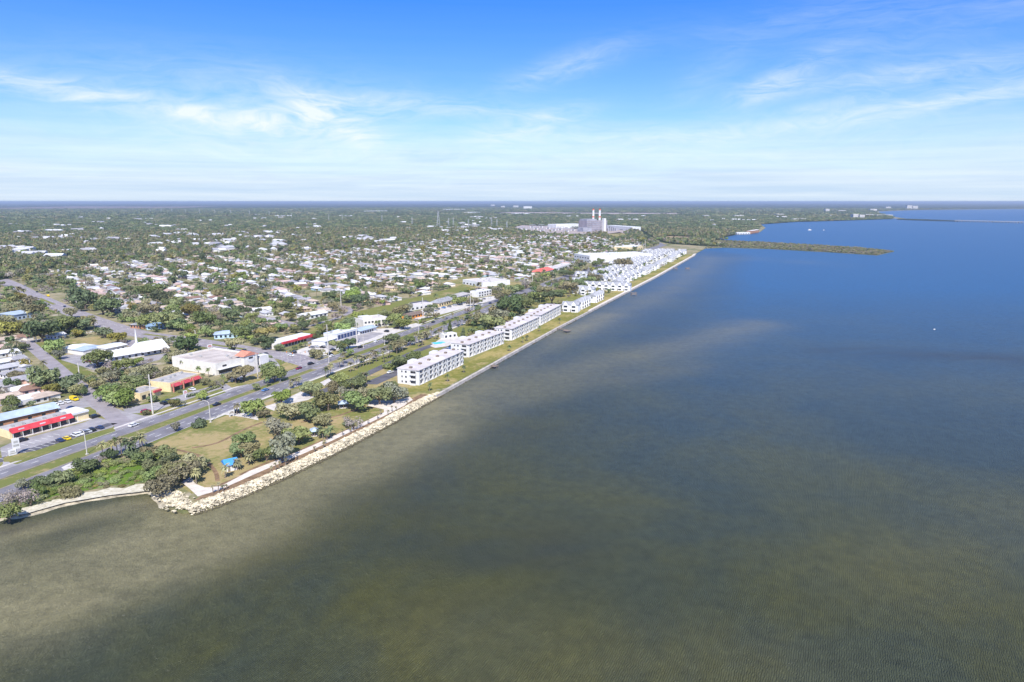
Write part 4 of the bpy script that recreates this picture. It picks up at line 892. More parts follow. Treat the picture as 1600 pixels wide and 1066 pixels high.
roofs = ['white'] * 7 + ['pale grey'] * 6 + ['grey'] * 5 + ['brown'] * 2 + ['tan'] * 4 + ['pinkish'] * 3
def vis(p, pad=30):
    u_, v_ = pix(p[0], p[1]); return -pad < u_ < 1600 + pad
lots = [l for l in lots if vis(l[1])]
NIND = 284
streetcount = {}
drive = MB()
for k, (dd, p, ang, ti, s, sd_) in enumerate(lots[:NIND]):
    rc = rh.choice(roofs); o = put_house(p[0], p[1], ang, rh.choice((0, 0, 1, 2, 2, 3)), rc, rh.choice((0, 0, 1, 1, 2, 3, 4, 5 if rh.random() < .3 else 1)), dd > 950, rh.uniform(.85, 1.12))
    o['_lot'] = (ti, s, sd_)
    q1 = (p[0] + u1[0] * 8, p[1] + u1[1] * 8); tdir = -sd_; x0, y0 = q1; x1, y1 = q1[0] + u2[0] * 11 * tdir, q1[1] + u2[1] * 11 * tdir
    drive.quad((x0 - u1[0] * 2, y0 - u1[1] * 2, .05), (x1 - u1[0] * 2, y1 - u1[1] * 2, .05), (x1 + u1[0] * 2, y1 + u1[1] * 2, .05), (x0 + u1[0] * 2, y0 + u1[1] * 2, .05))
drive.build('driveways', M_conc)['kind'] = 'structure'
# the rest of the suburb and scattered roofs in the woods: one mass each
def mass(name, label, cat, items, tall=1.0):
    mbs = {}
    for (x, y, ang, rc, s_) in items:
        c_, s2 = math.cos(ang), math.sin(ang); w_, d_ = 13 * s_, 9 * s_
        for key, mb2 in (('w', MB().box(-w_ / 2, w_ / 2, 0, d_, 0, 2.8 * tall)), (rc, MB().gable(-w_ / 2 - .6, w_ / 2 + .6, -.6, d_ + .6, 2.81 * tall, 1.7 * tall))):
            t_ = mbs.setdefault(key, MB()); i0 = len(t_.v); t_.v += [(x + vx * c_ - vy * s2, y + vx * s2 + vy * c_, vz) for vx, vy, vz in mb2.v]; t_.f += [tuple(i + i0 for i in f) for f in mb2.f]
    V, Fc, mi, ms = [], [], [], []
    for key, t_ in mbs.items():
        ms.append(M_offwhite if key == 'w' else RCOL[key]); i0 = len(V); V += t_.v; Fc += [tuple(i + i0 for i in f) for f in t_.f]; mi += [len(ms) - 1] * len(t_.f)
    me = bpy.data.meshes.new(name); me.from_pydata(V, [], Fc)
    for m_2 in ms: me.materials.append(m_2)
    me.polygons.foreach_set('material_index', mi); me.update(); o = obj(name, me); tag(o, label, cat, None, 'stuff'); return o
rest = [(p[0], p[1], ang, rh.choice(roofs), rh.uniform(.85, 1.2)) for (dd, p, ang, ti, s, sd_) in lots[NIND:]]
mass('suburb_roofs', 'mass of small pale roofs filling the farther suburb', 'houses', rest)
for (dd, p, ang, ti, s, sd_) in lots[NIND:]: FOOT.append((p[0], p[1], 7))
wood = []
while len(wood) < 330:
    px, py = rh.uniform(-20, 1330), 333 + 74 * rh.random() ** 1.1; p = P(px, py)
    if inside(p, suburb) or not inside(p, forest_poly) or any(inside(p, b_) for b_ in BLOCK) or py > 440: continue
    if px > 900 and rh.random() < .6 or (px > 1000 and py > 366): continue
    n = rh.choice((1, 1, 2, 3, 5))
    for k in range(n):
        q = (p[0] + rh.uniform(-45, 45), p[1] + rh.uniform(-60, 60))
        if inside(q, forest_poly) and not inside(q, suburb): wood.append((q[0], q[1], rh.uniform(0, 3.1), rh.choice(roofs[:17]), rh.choice((1, 1.1, 1.2, 1.3, 1.3, 2.4))))
mass('woodland_roofs', 'scattered pale roofs showing among the distant woods', 'houses', wood, 2.0)
print('houses', len(HOUSES), 'rest', len(rest), 'streets', len(ROADS))

# ------------------------------------------------------------------ poles, lamps, towers, signs
def lamp(px, py, label, ang=R(158.5), h=10.5):
    x, y = P(px, py); r = thing('street_lamp', label, 'street lamp', (x, y, 0), ang, 'arm lamps along the highway')
    MB().tube((0, 0, 0), (0, 0, h - .8), .20, .13).tube((0, 0, h - .8), (.7, 0, h - .1), .13, .11).tube((.7, 0, h - .1), (3.2, 0, h + .25), .11, .08).build('pole', M_cpole, r)
    MB().box(-.5, .5, -.5, .5, 0, .25).build('base', M_conc, r); MB().box(3.0, 4.0, -.18, .18, h + .15, h + .33).build('lamp_head', M_pole, r)
for px, py, t in ((136, 710, 'beside the shoreline thicket'), (329, 660, 'on the park verge by the lone dark bush'), (438, 597, 'near the round green trees at the park entrance'), (514, 567, 'by the traffic lights'), (568, 544, 'across from the blue glazed showroom'), (601, 539, 'across from the pale blue roofed motel'), (654, 521, 'across from the orange fronted bar'), (679, 499, 'in front of the low white retail shed'), (740, 484, 'in front of the cream restaurant')):
    lamp(px, py, 'slim pale highway lamp with curved arm ' + t)
def utility(px, py, top, label, arms=True):
    x, y = P(px, py); lo, hi = 5, 40
    for _ in range(30):
        h = (lo + hi) / 2
        if pix(x, y, h)[1] > top: lo = h
        else: hi = h
    r = thing('utility_pole', label, 'utility pole', (x, y, 0), R(68.5), 'tall utility poles along the highway')
    MB().tube((0, 0, 0), (0, 0, h), .38, .22, 8).build('pole', M_cpole, r)
    for k, z in enumerate((h - .6, h - 2.6, h - 4.6)): MB().box(-.06, .06, -1.5 if k % 2 else -.2, .2 if k % 2 else 1.5, z, z + .14).build('crossarm', M_pole, r)
    return r
for px, py, tp, t in ((239, 647, 585, 'beside the beige plaza driveway'), (403, 592, 552, 'in front of the big cream store'), (513, 552, 507, 'at the corner by the traffic lights'), (558, 537, 496, 'in front of the blue glazed showroom'), (661, 503, 465, 'next to the orange fronted bar'), (735, 481, 454, 'in front of the cream restaurant'), (791, 460, 437, 'where the highway enters the trees'), (832, 446, 426, 'before the red roofed restaurant'), (922, 412, 396, 'before the very large white centre'), (940, 409, 392, 'at the far corner of the very large white centre'), (963, 400, 384, 'past the very large white centre'), (1008, 389, 374, 'at the highway bend'), (125, 594, 567, 'at the church lawn corner'), (121, 486, 470, 'beside the wide cross road'), (57, 535, 508, 'at the end of the side street'), (533, 478, 455, 'above the canal road trees'), (306, 532, 516, 'behind the big cream store')):
    utility(px, py, tp, 'tall pale utility pole ' + t)
def mast(px, py, h, w, label, name='transmission_tower', group='transmission towers above the woods', t=.5):
    x, y = P(px, py); r = thing(name, label, 'transmission tower', (x, y, 0), R(20), group); mb = MB()
    lv = [0, .25, .5, .72, .9, 1.0]
    def c(z): k = w * (1 - z) ** 1.2 / 2 + w * .08; return [(k, k), (k, -k), (-k, -k), (-k, k)]
    for i in range(len(lv) - 1):
        a, b = c(lv[i]), c(lv[i + 1])
        for k in range(4):
            mb.tube((*a[k], lv[i] * h), (*b[k], lv[i + 1] * h), t, t, 4, False); mb.tube((*a[k], lv[i] * h), (*b[(k + 1) % 4], lv[i + 1] * h), t * .6, t * .6, 4, False)
            mb.tube((*b[k], lv[i + 1] * h), (*b[(k + 1) % 4], lv[i + 1] * h), t * .6, t * .6, 4, False)
    mb.build('lattice', mat('tower_grey', (.42, .43, .44), .6, .05), r)
    if name == 'transmission_tower':
        for z in (.72, .84, .96): MB().box(-w * .8, w * .8, -t, t, h * z, h * z + t * 2).build('crossarm', MATS['tower_grey'], r)
    return r
mast(685, 355.5, 66, 12, 'tallest lattice mast standing by itself over the middle woods', 'radio_mast', 'masts', .5)
tw = [(701, 355, 30, 'close past the tallest mast'), (708.5, 354, 30, 'second past the tallest mast'), (732, 356, 28, 'between the tallest mast and the power station'), (768, 355, 26, 'at the edge of the power yard'), (776.5, 355.5, 26, 'second at the edge of the power yard'), (792, 360, 26, 'nearest the houses by the power yard'), (644, 352, 28, 'just before the tallest mast'), (597, 347.5, 28, 'second before the tallest mast'), (535, 345, 28, 'third before the tallest mast'), (514, 346.5, 30, 'fourth before the tallest mast'), (456, 342, 28, 'fifth before the tallest mast'), (421, 338, 30, 'sixth before the tallest mast'), (390, 336.8, 30, 'seventh before the tallest mast'), (361, 335.5, 30, 'eighth before the tallest mast'), (336, 335, 30, 'ninth before the tallest mast'), (312, 334.2, 30, 'tenth before the tallest mast'), (290, 333.5, 30, 'eleventh before the tallest mast'), (269, 332.8, 30, 'twelfth before the tallest mast'), (252, 332, 30, 'thirteenth before the tallest mast'), (235, 331.5, 30, 'fourteenth before the tallest mast'), (150, 330, 32, 'alone near the dry marsh')]
for px, py, h, t in tw: mast(px, py, h * 1.25, 5.5, 'grey lattice transmission tower, ' + t.replace('nearest', 'closest to'), t=.28 if py > 340 else .5)
mast(530, 321, 95, 8, 'very distant radio mast on the horizon', 'radio_mast', 'masts', 2.2)
for k, (px, py) in enumerate(((820, 360), (828, 362), (838, 359), (848, 362), (857, 358), (866, 361), (876, 360), (886, 363), (812, 359), (896, 361), (832, 356), (846, 356))):
    x, y = P(px, py); r = thing('substation_gantry', 'steel gantry in the power yard, %s counted towards the power station' % nth([8, 0, 1, 10, 2, 11, 3, 4, 5, 6, 7, 9][k] if False else sorted([820, 828, 838, 848, 857, 866, 876, 886, 812, 896, 832, 846]).index(px)), 'gantry', (x, y, 0), R(20), 'power yard gantries')
    mb = MB(); mb.box(-12, -11, -.5, .5, 0, 14).box(11, 12, -.5, .5, 0, 14).box(-12, 12, -.6, .6, 12, 13.4).box(-.5, .5, -.5, .5, 0, 12); mb.build('frame', M_plant2, r)
    for j in range(3): MB().box(-9 + j * 7, -5 + j * 7, 5, 10, 0, 5 + j).build('transformer', M_white if j != 1 else M_plant2, r)
def sign(px, py, h, w, bh, label, m1, m2, legs=1):
    x, y = P(px, py); r = thing('road_sign', label, 'sign', (x, y, 0), R(50)); 
    for k in range(legs): xx = 0 if legs == 1 else (-w * .3 + k * w * .6); MB().box(xx - .2, xx + .2, -.15, .15, 0, h - bh).build('post', M_white, r)
    b = MB().box(-w / 2, w / 2, -.25, .25, h - bh, h).build('sign_board', m1, r); MB().box(-w * .4, w * .4, -.29, -.255, h - bh * .75, h - bh * .55).build('sign_stripe', m2, b)
    MB().box(-w * .3, w * .3, -.29, -.255, h - bh * .4, h - bh * .2).build('sign_stripe', m2, b)
sign(27, 710, 7, 2.6, 4.6, 'tall white pylon sign at the end of the striped car park', M_white, M_pole)
sign(20, 712, 2.6, 2.8, 2.4, 'small white boxed board beside the tall pylon sign', M_white, M_pole)
sign(290, 622, 4.2, 2.0, 2.0, 'white and red sign among hedges before the beige plaza', M_white, M_maroon)
sign(363, 597, 6, 3.4, 2.4, 'white shop sign before the big cream store', M_white, M_dark)
sign(362, 651, 3, 3, 1.6, 'white park sign on two legs beside the highway', M_white, M_wood, 2)
sign(328, 546, 3.6, 3.6, 2.2, 'white billboard beside the cross road', M_white, M_maroon, 2)
for k, (px, py, s) in enumerate(((441, 566, 0), (450, 568, 0), (470, 566, 1), (493, 554, 2))):
    x, y = P(px, py); r = thing('traffic_signal', 'grey traffic signal mast, %s counted along the cross road junction' % nth(k), 'traffic signal', (x, y, 0), R(68.5 + (90 if k == 3 else 0)), 'traffic signals at the junction')
    MB().tube((0, 0, 0), (0, 0, 7), .16, .12).tube((0, 0, 6.4), (9, 0, 7), .11, .07).build('mast', M_pole, r)
    for xx in (5, 8.4): MB().box(xx - .18, xx + .18, -.18, .18, 5.4, 6.5).build('signal_head', M_orange if xx < 6 else M_dark, r)

# ------------------------------------------------------------------ vehicles
CARP = {}
carcol = {'white': (.78, .78, .77), 'silver': (.50, .51, .53), 'grey': (.20, .20, .22), 'black': (.018, .018, .022), 'dark blue': (.03, .05, .13), 'red': (.38, .02, .05), 'yellow': (.80, .58, .02), 'blue': (.10, .22, .45), 'maroon': (.22, .02, .05), 'tan': (.42, .36, .27)}
def car_proto(kind, colr):
    if (kind, colr) in CARP: return CARP[(kind, colr)], False
    r = thing('parked_car' if kind != 'van' else 'parked_van', '', 'car' if kind != 'van' else 'van')
    m = mat('car_' + colr.replace(' ', '_'), carcol[colr], .28, .03, 1, spec=.6)
    L, W = (4.6, 1.85) if kind != 'van' else (5.6, 2.0)
    prof = {'sedan': [(-L / 2, .35), (-L / 2, .85), (-L / 2 + .1, 1.0), (-1.45, 1.05), (1.0, .98), (L / 2 - .25, .82), (L / 2, .6), (L / 2, .35)],
            'suv': [(-L / 2, .4), (-L / 2, 1.1), (-L / 2 + .1, 1.2), (1.1, 1.15), (L / 2 - .2, 1.0), (L / 2, .7), (L / 2, .4)],
            'van': [(-L / 2, .45), (-L / 2, 2.15), (-L / 2 + .15, 2.3), (1.3, 2.3), (1.9, 1.4), (L / 2 - .1, 1.15), (L / 2, .8), (L / 2, .45)],
            'pickup': [(-L / 2, .5), (-L / 2, 1.05), (-.5, 1.05), (1.1, 1.1), (L / 2 - .2, .98), (L / 2, .75), (L / 2, .5)]}[kind]
    mb = MB(); n = len(prof); mb.v = [(x, -W / 2, z) for x, z in prof] + [(x, W / 2, z) for x, z in prof]
    mb.f = [tuple(range(n)), tuple(range(2 * n - 1, n - 1, -1))] + [(k, n + k, n + (k + 1) % n, (k + 1) % n) for k in range(n)]
    b = mb.build('body', m, r)
    if kind != 'van':
        x0, x1, z0, z1 = {'sedan': (-1.7, 1.1, 1.0, 1.42), 'suv': (-2.1, 1.2, 1.15, 1.72), 'pickup': (-.5, 1.2, 1.05, 1.7)}[kind]
        def cab(za, zb, e0, e1, ins):
            c_ = MB(); A_ = [(x0 + e0, -W / 2 + ins[0], za), (x1 - e0 * 1.6, -W / 2 + ins[0], za), (x1 - e0 * 1.6, W / 2 - ins[0], za), (x0 + e0, W / 2 - ins[0], za)]
            B_ = [(x0 + e1, -W / 2 + ins[1], zb), (x1 - e1 * 1.6, -W / 2 + ins[1], zb), (x1 - e1 * 1.6, W / 2 - ins[1], zb), (x0 + e1, W / 2 - ins[1], zb)]
            c_.v = A_ + B_; c_.f = [(0, 3, 2, 1), (4, 5, 6, 7), (0, 1, 5, 4), (1, 2, 6, 5), (2, 3, 7, 6), (3, 0, 4, 7)]; return c_
        cab(z0, z1, 0, .35, (.06, .2)).build('windows', M_glass, r); cab(z1 + .004, z1 + .07, .33, .4, (.19, .24)).build('roof', m, r)
    else:
        MB().box(1.35, 1.9, -W / 2 - .02, -W / 2 - .003, 1.4, 2.0).build('window', M_glass, r); MB().box(1.35, 1.9, W / 2 + .003, W / 2 + .02, 1.4, 2.0).build('window', M_glass, r)
        mb = MB(); mb.quad((1.42, -.85, 2.18), (1.93, -.85, 1.42), (1.93, .85, 1.42), (1.42, .85, 2.18)); mb.build('windscreen', M_glass, r)
    for sx in (-1, 1):
        for sy in (-1, 1): MB().tube((sx * L * .3, sy * W / 2 - sy * .2, .34), (sx * L * .3, sy * W / 2 + sy * .03, .34), .34, n=10).build('wheel', M_tyre, r)
    CARP[(kind, colr)] = r; return r, True
CARS = []
def car(px, py, kind, colr, ang, label=None, world=None):
    p, new = car_proto(kind, colr); o = p if new else copy_tree(p); x, y = world or P(px, py)
    o.location = (x, y, 0.12); o.rotation_euler = (0, 0, R(ang)); CARS.append((o, kind, colr)); KEEP.append((x, y, 4))
    o['label'] = label or ''
    o['group'] = 'vehicles'; return o
HD = 68.5
for a in [(209, 666, 'sedan', 'white', HD, 'white car driving past the side street junction'), (339, 634, 'pickup', 'black', HD, 'black pickup driving towards the park verge lamp'), (415, 611, 'sedan', 'blue', HD, 'blue grey car driving by the park entrance trees'),
    (467, 577, 'sedan', 'maroon', HD + 180, 'dark red car driving beside the junction corner'), (415, 555, 'suv', 'black', 145, 'black car on the cross road behind the big cream store'), (459, 552, 'suv', 'black', 150, 'black car beside the crimson fascia strip on the cross road'), (455, 556.5, 'sedan', 'white', 330, 'white car waiting on the cross road'),
    (486, 570, 'suv', 'black', 60, 'dark car crossing the middle of the junction'), (516, 555, 'suv', 'black', HD, 'black car alongside a white car after the junction'), (519, 557.5, 'sedan', 'white', HD, 'white car alongside a black car after the junction'), (539, 554, 'sedan', 'grey', HD, 'grey car driving past the showroom car park'),
    (563, 544, 'suv', 'black', HD, 'black car on the highway below the motel'), (588, 535, 'sedan', 'white', HD, 'white car on the highway below the office block'), (677, 504.5, 'sedan', 'black', HD, 'black car on the highway before the low white retail shed'), (697, 499, 'sedan', 'grey', HD, 'grey car on the highway below the cream restaurant'),
    (730, 486, 'suv', 'black', HD, 'black car under the paired utility poles'), (747, 481.5, 'suv', 'dark blue', HD, 'dark blue car on the highway past the cream restaurant'), (766, 475, 'suv', 'dark blue', HD, 'dark blue car on the highway by the two storey showroom'), (754, 477.5, 'sedan', 'white', HD, 'white car on the highway by the two storey showroom'),
    (104, 687, 'sedan', 'yellow', 150, 'bright yellow car in the striped car park'), (118, 682, 'suv', 'white', 150, 'white car next to the yellow one in the striped car park'), (124, 680, 'sedan', 'white', 150, 'white car second from the yellow one in the striped car park'), (131, 678, 'suv', 'grey', 150, 'grey car third from the yellow one'), (137, 676, 'sedan', 'silver', 150, 'silver car fourth from the yellow one'), (143, 674, 'suv', 'black', 150, 'black car fifth from the yellow one'), (156, 670, 'sedan', 'dark blue', 150, 'dark blue car at the junction end of the striped car park'), (94, 690, 'sedan', 'dark blue', 150, 'dark blue car on the pylon side of the yellow one'), (35, 690, 'suv', 'black', 62, 'black car close to the near end of the red awning'), (149, 653, 'suv', 'black', 62, 'black car by the white end of the red awning strip'),
    (86, 634, 'sedan', 'white', 150, 'white car first in the row behind the workshop'), (94, 632, 'suv', 'white', 150, 'white car second in the row behind the workshop'), (105, 629.5, 'suv', 'white', 150, 'white car third in the row behind the workshop'), (116, 626, 'van', 'yellow', 330, 'yellow and white truck closing the row behind the workshop'), (56, 640, 'sedan', 'silver', 60, 'silver car in the workshop yard'), (112, 639, 'sedan', 'dark blue', 60, 'dark blue car by the corner lawn'), (109, 591, 'pickup', 'grey', 133, 'grey pickup driving along the side street'),
    (423, 576, 'suv', 'black', 110, 'black car beside the monument sign of the big cream store'), (386, 571, 'suv', 'black', 20, 'black car under the round tree at the big cream store'), (381, 550, 'suv', 'dark blue', 150, 'dark blue car on the cross road under the umbrella tree'), (372, 596, 'suv', 'black', 20, 'black car under the olive tree by the shop sign'),
    (487, 544, 'sedan', 'grey', 155, 'grey car first in the bright paved lot'), (494, 543, 'sedan', 'silver', 155, 'silver car second in the bright paved lot'), (504, 544, 'suv', 'black', 155, 'black car third in the bright paved lot'), (493, 550.5, 'suv', 'black', 155, 'black car at the edge of the bright paved lot'), (520, 548, 'sedan', 'black', 160, 'black car under the corner utility pole'), (527, 546, 'sedan', 'white', 160, 'white car beside the corner utility pole'), (486, 537, 'sedan', 'silver', 60, 'silver car at the crimson fascia shops'), (509, 535, 'suv', 'blue', 150, 'blue car beside the white shed'),
    (604, 519, 'suv', 'black', 150, 'black car in front of the motel'), (619, 514, 'suv', 'black', 150, 'black car in front of the office block'), (627, 511.5, 'suv', 'dark blue', 150, 'dark blue car in front of the office block'), (610, 583, 'sedan', 'white', 60, 'white car behind the first condominium block'), (711, 542, 'suv', 'dark blue', 60, 'dark blue car beside the pool deck'), (703, 546, 'sedan', 'blue', 60, 'blue car beside the pool deck'),
    (75, 463.5, 'van', 'yellow', 134, 'yellow van on the wide cross road'), (58, 457, 'sedan', 'black', 134, 'black car on the wide cross road behind the yellow van'), (101, 480, 'sedan', 'dark blue', 134, 'dark blue car on the wide cross road ahead of the yellow van'), (39, 447, 'sedan', 'grey', 134, 'grey car far up the wide cross road'), (372, 645.5, 'suv', 'black', 20, 'black car by the palm in the park turnoff'), (228, 645, 'suv', 'red', 60, 'red car near the plaza driveway pole'), (256, 632, 'suv', 'black', 150, 'black car behind the plaza hedge'), (262, 629, 'suv', 'black', 150, 'black car second behind the plaza hedge'), (300, 610, 'sedan', 'white', 150, 'white car outside the maroon awnings'),
    (19, 632, 'van', 'white', 62, 'white van by the long trailer'), (160, 571, 'suv', 'grey', 60, 'grey car in the church car park'), (140, 566, 'sedan', 'maroon', 60, 'maroon car in the church car park'), (26, 566, 'suv', 'maroon', 60, 'maroon car parked among the side street houses')]:
    car(*a)
rc_ = random.Random(8)
for k in range(40):      # condominium and commercial parking rows
    a = 205 + k * 4.2 + rc_.uniform(-.5, .5)
    if rc_.random() < .25: continue
    car(0, 0, rc_.choice(('sedan', 'suv', 'suv')), rc_.choice(('white', 'silver', 'grey', 'black', 'dark blue', 'maroon')), 158 + rc_.uniform(-3, 3), None, Q(a, 60 + rc_.uniform(-.4, .4)))
for k in range(14): car(0, 0, rc_.choice(('sedan', 'suv')), rc_.choice(('white', 'silver', 'grey', 'black', 'blue')), 158, None, P(648 + k * 9.0, 492 - k * 2.0))
for k in range(10): car(0, 0, rc_.choice(('sedan', 'suv')), rc_.choice(('white', 'silver', 'black')), HD, None, Q(430 + k * 62 + rc_.uniform(-20, 20), rc_.choice((-4, -.5, 8, 11))))
for k, (o, rc2) in enumerate(HOUSES):
    if '_lot' in o.keys() and rc_.random() < .38:
        ti, s, sd_ = o['_lot']; p = o.location; q = (p.x + u1[0] * 8 - u2[0] * sd_ * rc_.uniform(0, 5), p.y + u1[1] * 8 - u2[1] * sd_ * rc_.uniform(0, 5))
        c_ = car(0, 0, rc_.choice(('sedan', 'suv', 'pickup')), rc_.choice(('white', 'white', 'silver', 'grey', 'black', 'blue', 'tan', 'red')), 43.5, None, q)
# boats, docks
def boat(px, py, L, label, sail=False, ang=10):
    x, y = P(px, py, -1); r = thing('sailboat' if sail else 'motor_boat', label, 'boat', (x, y, -1), R(ang))
    mb = MB(); W = L * .28
    mb.v = [(-L / 2, -W / 2, 0), (L * .2, -W / 2, 0), (L / 2, 0, .1), (L * .2, W / 2, 0), (-L / 2, W / 2, 0), (-L / 2, -W / 2, L * .13), (L * .2, -W / 2, L * .14), (L / 2 + L * .05, 0, L * .17), (L * .2, W / 2, L * .14), (-L / 2, W / 2, L * .13)]
    mb.f = [(0, 1, 6, 5), (1, 2, 7, 6), (2, 3, 8, 7), (3, 4, 9, 8), (4, 0, 5, 9), (5, 6, 7, 8, 9)]; mb.build('hull', M_white, r)
    MB().box(-L * .25, L * .12, -W * .3, W * .3, L * .135, L * .26).build('cabin', M_offwhite, r)
    if sail: MB().tube((0, 0, L * .13), (0, 0, L * 1.3), .12, .08).build('mast', M_pole, r); MB().tube((0, 0, L * .32), (-L * .45, 0, L * .3), .14, .1).build('boom', M_pole, r)
boat(1265, 360, 15, 'white sailboat anchored beyond the causeway spit', True); boat(1287, 360, 7, 'small white boat next to the anchored sailboat'); boat(1460, 515, 2.2, 'tiny white skiff alone in the open bay')
def pier(A, Bp, w, label, end=0):
    a, b = P(*A, -0.2) if False else P(*A), P(*Bp); L = math.dist(a, b); th = math.atan2(b[1] - a[1], b[0] - a[0]); r = thing('pier', label, 'pier', (a[0], a[1], 0), th)
    MB().box(0, L, -w / 2, w / 2, .35, .55).build('deck', M_wood, r)
    if end: MB().box(L - end, L, -w / 2 - end * .8, -w / 2, .34, .54).build('platform', M_wood, r)
    for k in range(int(L / 3) + 1):
        for s_ in (-1, 1): MB().tube((k * 3 + .2, s_ * w * .45, -2), (k * 3 + .2, s_ * w * .45, .9), .14).build('pile', M_wood, r)
pier((868, 513.5), (892, 517.5), 1.8, 'timber fishing pier with an end platform off the condominium lawn', 5); pier((765, 571), (778, 573), 2.2, 'short timber landing against the seawall', 3)
for px, py, lab in ((990, 461, 'timber boat lift standing off the townhouse seawall'), (1055, 421, 'boat lift nearer the wall of the far pair'), (1074, 421, 'boat lift farther out of the far pair')):
    x, y = P(px, py); r = thing('boat_lift', lab, 'boat lift', (x, y, 0), R(10))
    for sx in (-3, 3):
        for sy in (-2, 2): MB().tube((sx, sy, -2), (sx, sy, 3.2), .2).build('pile', M_wood, r)
    MB().box(-3.3, 3.3, -.2, .2, 2.6, 3).build('beam', M_wood, r); MB().box(-2.6, 2.6, -1.2, 1.2, .6, 1.6).build('cradle', M_wood, r)
x, y = P(19, 640); r = thing('trailer', 'long white box trailer parked behind the workshop yard', 'trailer', (x, y, 0), R(64))
MB().box(0, 11, 0, 2.5, .9, 3.4).build('body', M_white, r)
for k in (1.2, 2.6, 9.6): MB().tube((k, .05, .45), (k, 2.45, .45), .45, n=10).build('wheel', M_tyre, r)
MB().box(10, 11.8, 1, 1.5, .5, .85).build('hitch', M_dark, r)

# ------------------------------------------------------------------ trees
tones = {'green': (0.195, 0.235, 0.085), 'bright green': (0.235, 0.30, 0.075), 'dark green': (0.125, 0.165, 0.07), 'olive': (0.275, 0.255, 0.125), 'yellow green': (0.25, 0.235, 0.06), 'grey green': (0.235, 0.235, 0.15), 'bare grey': (0.30, 0.255, 0.215)}
def leaf_mat(tone):
    n = 'foliage_' + tone.replace(' ', '_')
    if n in MATS: return MATS[n]
    c = tones[tone]; m = bpy.data.materials.new(n); m.use_nodes = True; nt = m.node_tree; g = G(nt); bs = nt.nodes['Principled BSDF']
    bs.inputs['Roughness'].default_value = .75; bs.inputs['Specular IOR Level'].default_value = .2
    tc = g.n('ShaderNodeTexCoord'); f = g.noise(tc.outputs['Object'], 3.0, 3); oi = g.n('ShaderNodeObjectInfo'); r_ = oi.outputs['Random']
    cc = g.mix(g.ramp(f, .35, .65), c4([k * .78 for k in c]), c4([k * 1.2 for k in c])); hsv = g.n('ShaderNodeHueSaturation'); g.L.new(cc, hsv.inputs['Color'])
    g.put(hsv.inputs['Hue'], g.m('ADD', .475, g.m('MULTIPLY', r_, .045))); g.put(hsv.inputs['Value'], g.m('ADD', .72, g.m('MULTIPLY', g.m('FRACT', g.m('MULTIPLY', r_, 9.7)), .6)))
    g.put(hsv.inputs['Saturation'], g.m('ADD', .8, g.m('MULTIPLY', g.m('FRACT', g.m('MULTIPLY', r_, 5.3)), .25)))
    g.L.new(hsv.outputs[0], bs.inputs['Base Color']); tr = g.n('ShaderNodeBsdfTranslucent'); g.L.new(hsv.outputs[0], tr.inputs[0])
    ms = g.n('ShaderNodeMixShader'); ms.inputs[0].default_value = 0.16; g.L.new(bs.outputs[0], ms.inputs[1]); g.L.new(tr.outputs[0], ms.inputs[2]); g.L.new(ms.outputs[0], nt.nodes['Material Output'].inputs[0]); MATS[n] = m; return m
def crown_mesh(seed, n, leaf, lobes, shape='round', fill=.86):
    """leaf sprays scattered over several overlapping lobes; unit crown radius, base of crown at z=0"""
    rng = np.random.default_rng(seed); C_ = []; 
    for k in range(lobes):
        a = rng.uniform(0, 6.283) if k else 0; rad = (rng.uniform(.35, .68) if k else 0)
        if shape == 'round': z = .62 + rng.uniform(-.26, .30) * (1 if k else 0); rr = rng.uniform(.30, .46)
        elif shape == 'flat': z = .5 + rng.uniform(-.12, .16); rr = rng.uniform(.26, .38); rad *= 1.15
        elif shape == 'cone': z = .2 + 2.0 * k / lobes; rad *= .35 * (1 - k / lobes); rr = .42 * (1.05 - k / lobes) + .1
        else: z = .3 + rng.uniform(-.1, .2); rr = rng.uniform(.3, .45)
        C_.append((rad * math.cos(a), rad * math.sin(a), z, rr, rr * (.8 if shape != 'flat' else .55)))
    C_ = np.array(C_); i = rng.integers(0, lobes, n); d = rng.normal(size=(n, 3)); d /= np.linalg.norm(d, axis=1)[:, None]; d[:, 2] = np.where(rng.random(n) < .6, np.abs(d[:, 2]), d[:, 2])
    rad = C_[i, 3][:, None] * np.where(rng.random(n) < .8, rng.uniform(fill, 1.06, n), rng.uniform(.4, 1.2, n))[:, None]; pos = C_[i, :3] + d * rad * np.stack([np.ones(n), np.ones(n), C_[i, 4] / C_[i, 3]], 1)
    nrm = d + rng.normal(scale=.55, size=(n, 3)); nrm /= np.linalg.norm(nrm, axis=1)[:, None]
    t = np.cross(nrm, rng.normal(size=(n, 3))); t /= np.linalg.norm(t, axis=1)[:, None]; b = np.cross(nrm, t)
    s = leaf * rng.uniform(.6, 1.35, n)[:, None]; s2 = s * rng.uniform(.6, 1, n)[:, None]
    V = np.stack([pos - t * s - b * s2 * .6, pos + t * s * .5 - b * s2, pos + t * s + b * s2 * .5, pos - t * s * .4 + b * s2], 1).reshape(-1, 3)
    return V, np.arange(n * 4).reshape(n, 4)
def arr_mesh(name, V, Fq, m):
    me = bpy.data.meshes.new(name); me.vertices.add(len(V)); me.vertices.foreach_set('co', V.astype(np.float32).ravel()); me.loops.add(Fq.size); me.loops.foreach_set('vertex_index', Fq.ravel().astype(np.int32))
    me.polygons.add(len(Fq)); me.polygons.foreach_set('loop_start', (np.arange(len(Fq)) * 4).astype(np.int32)); me.update(calc_edges=True); me.materials.append(m); return me
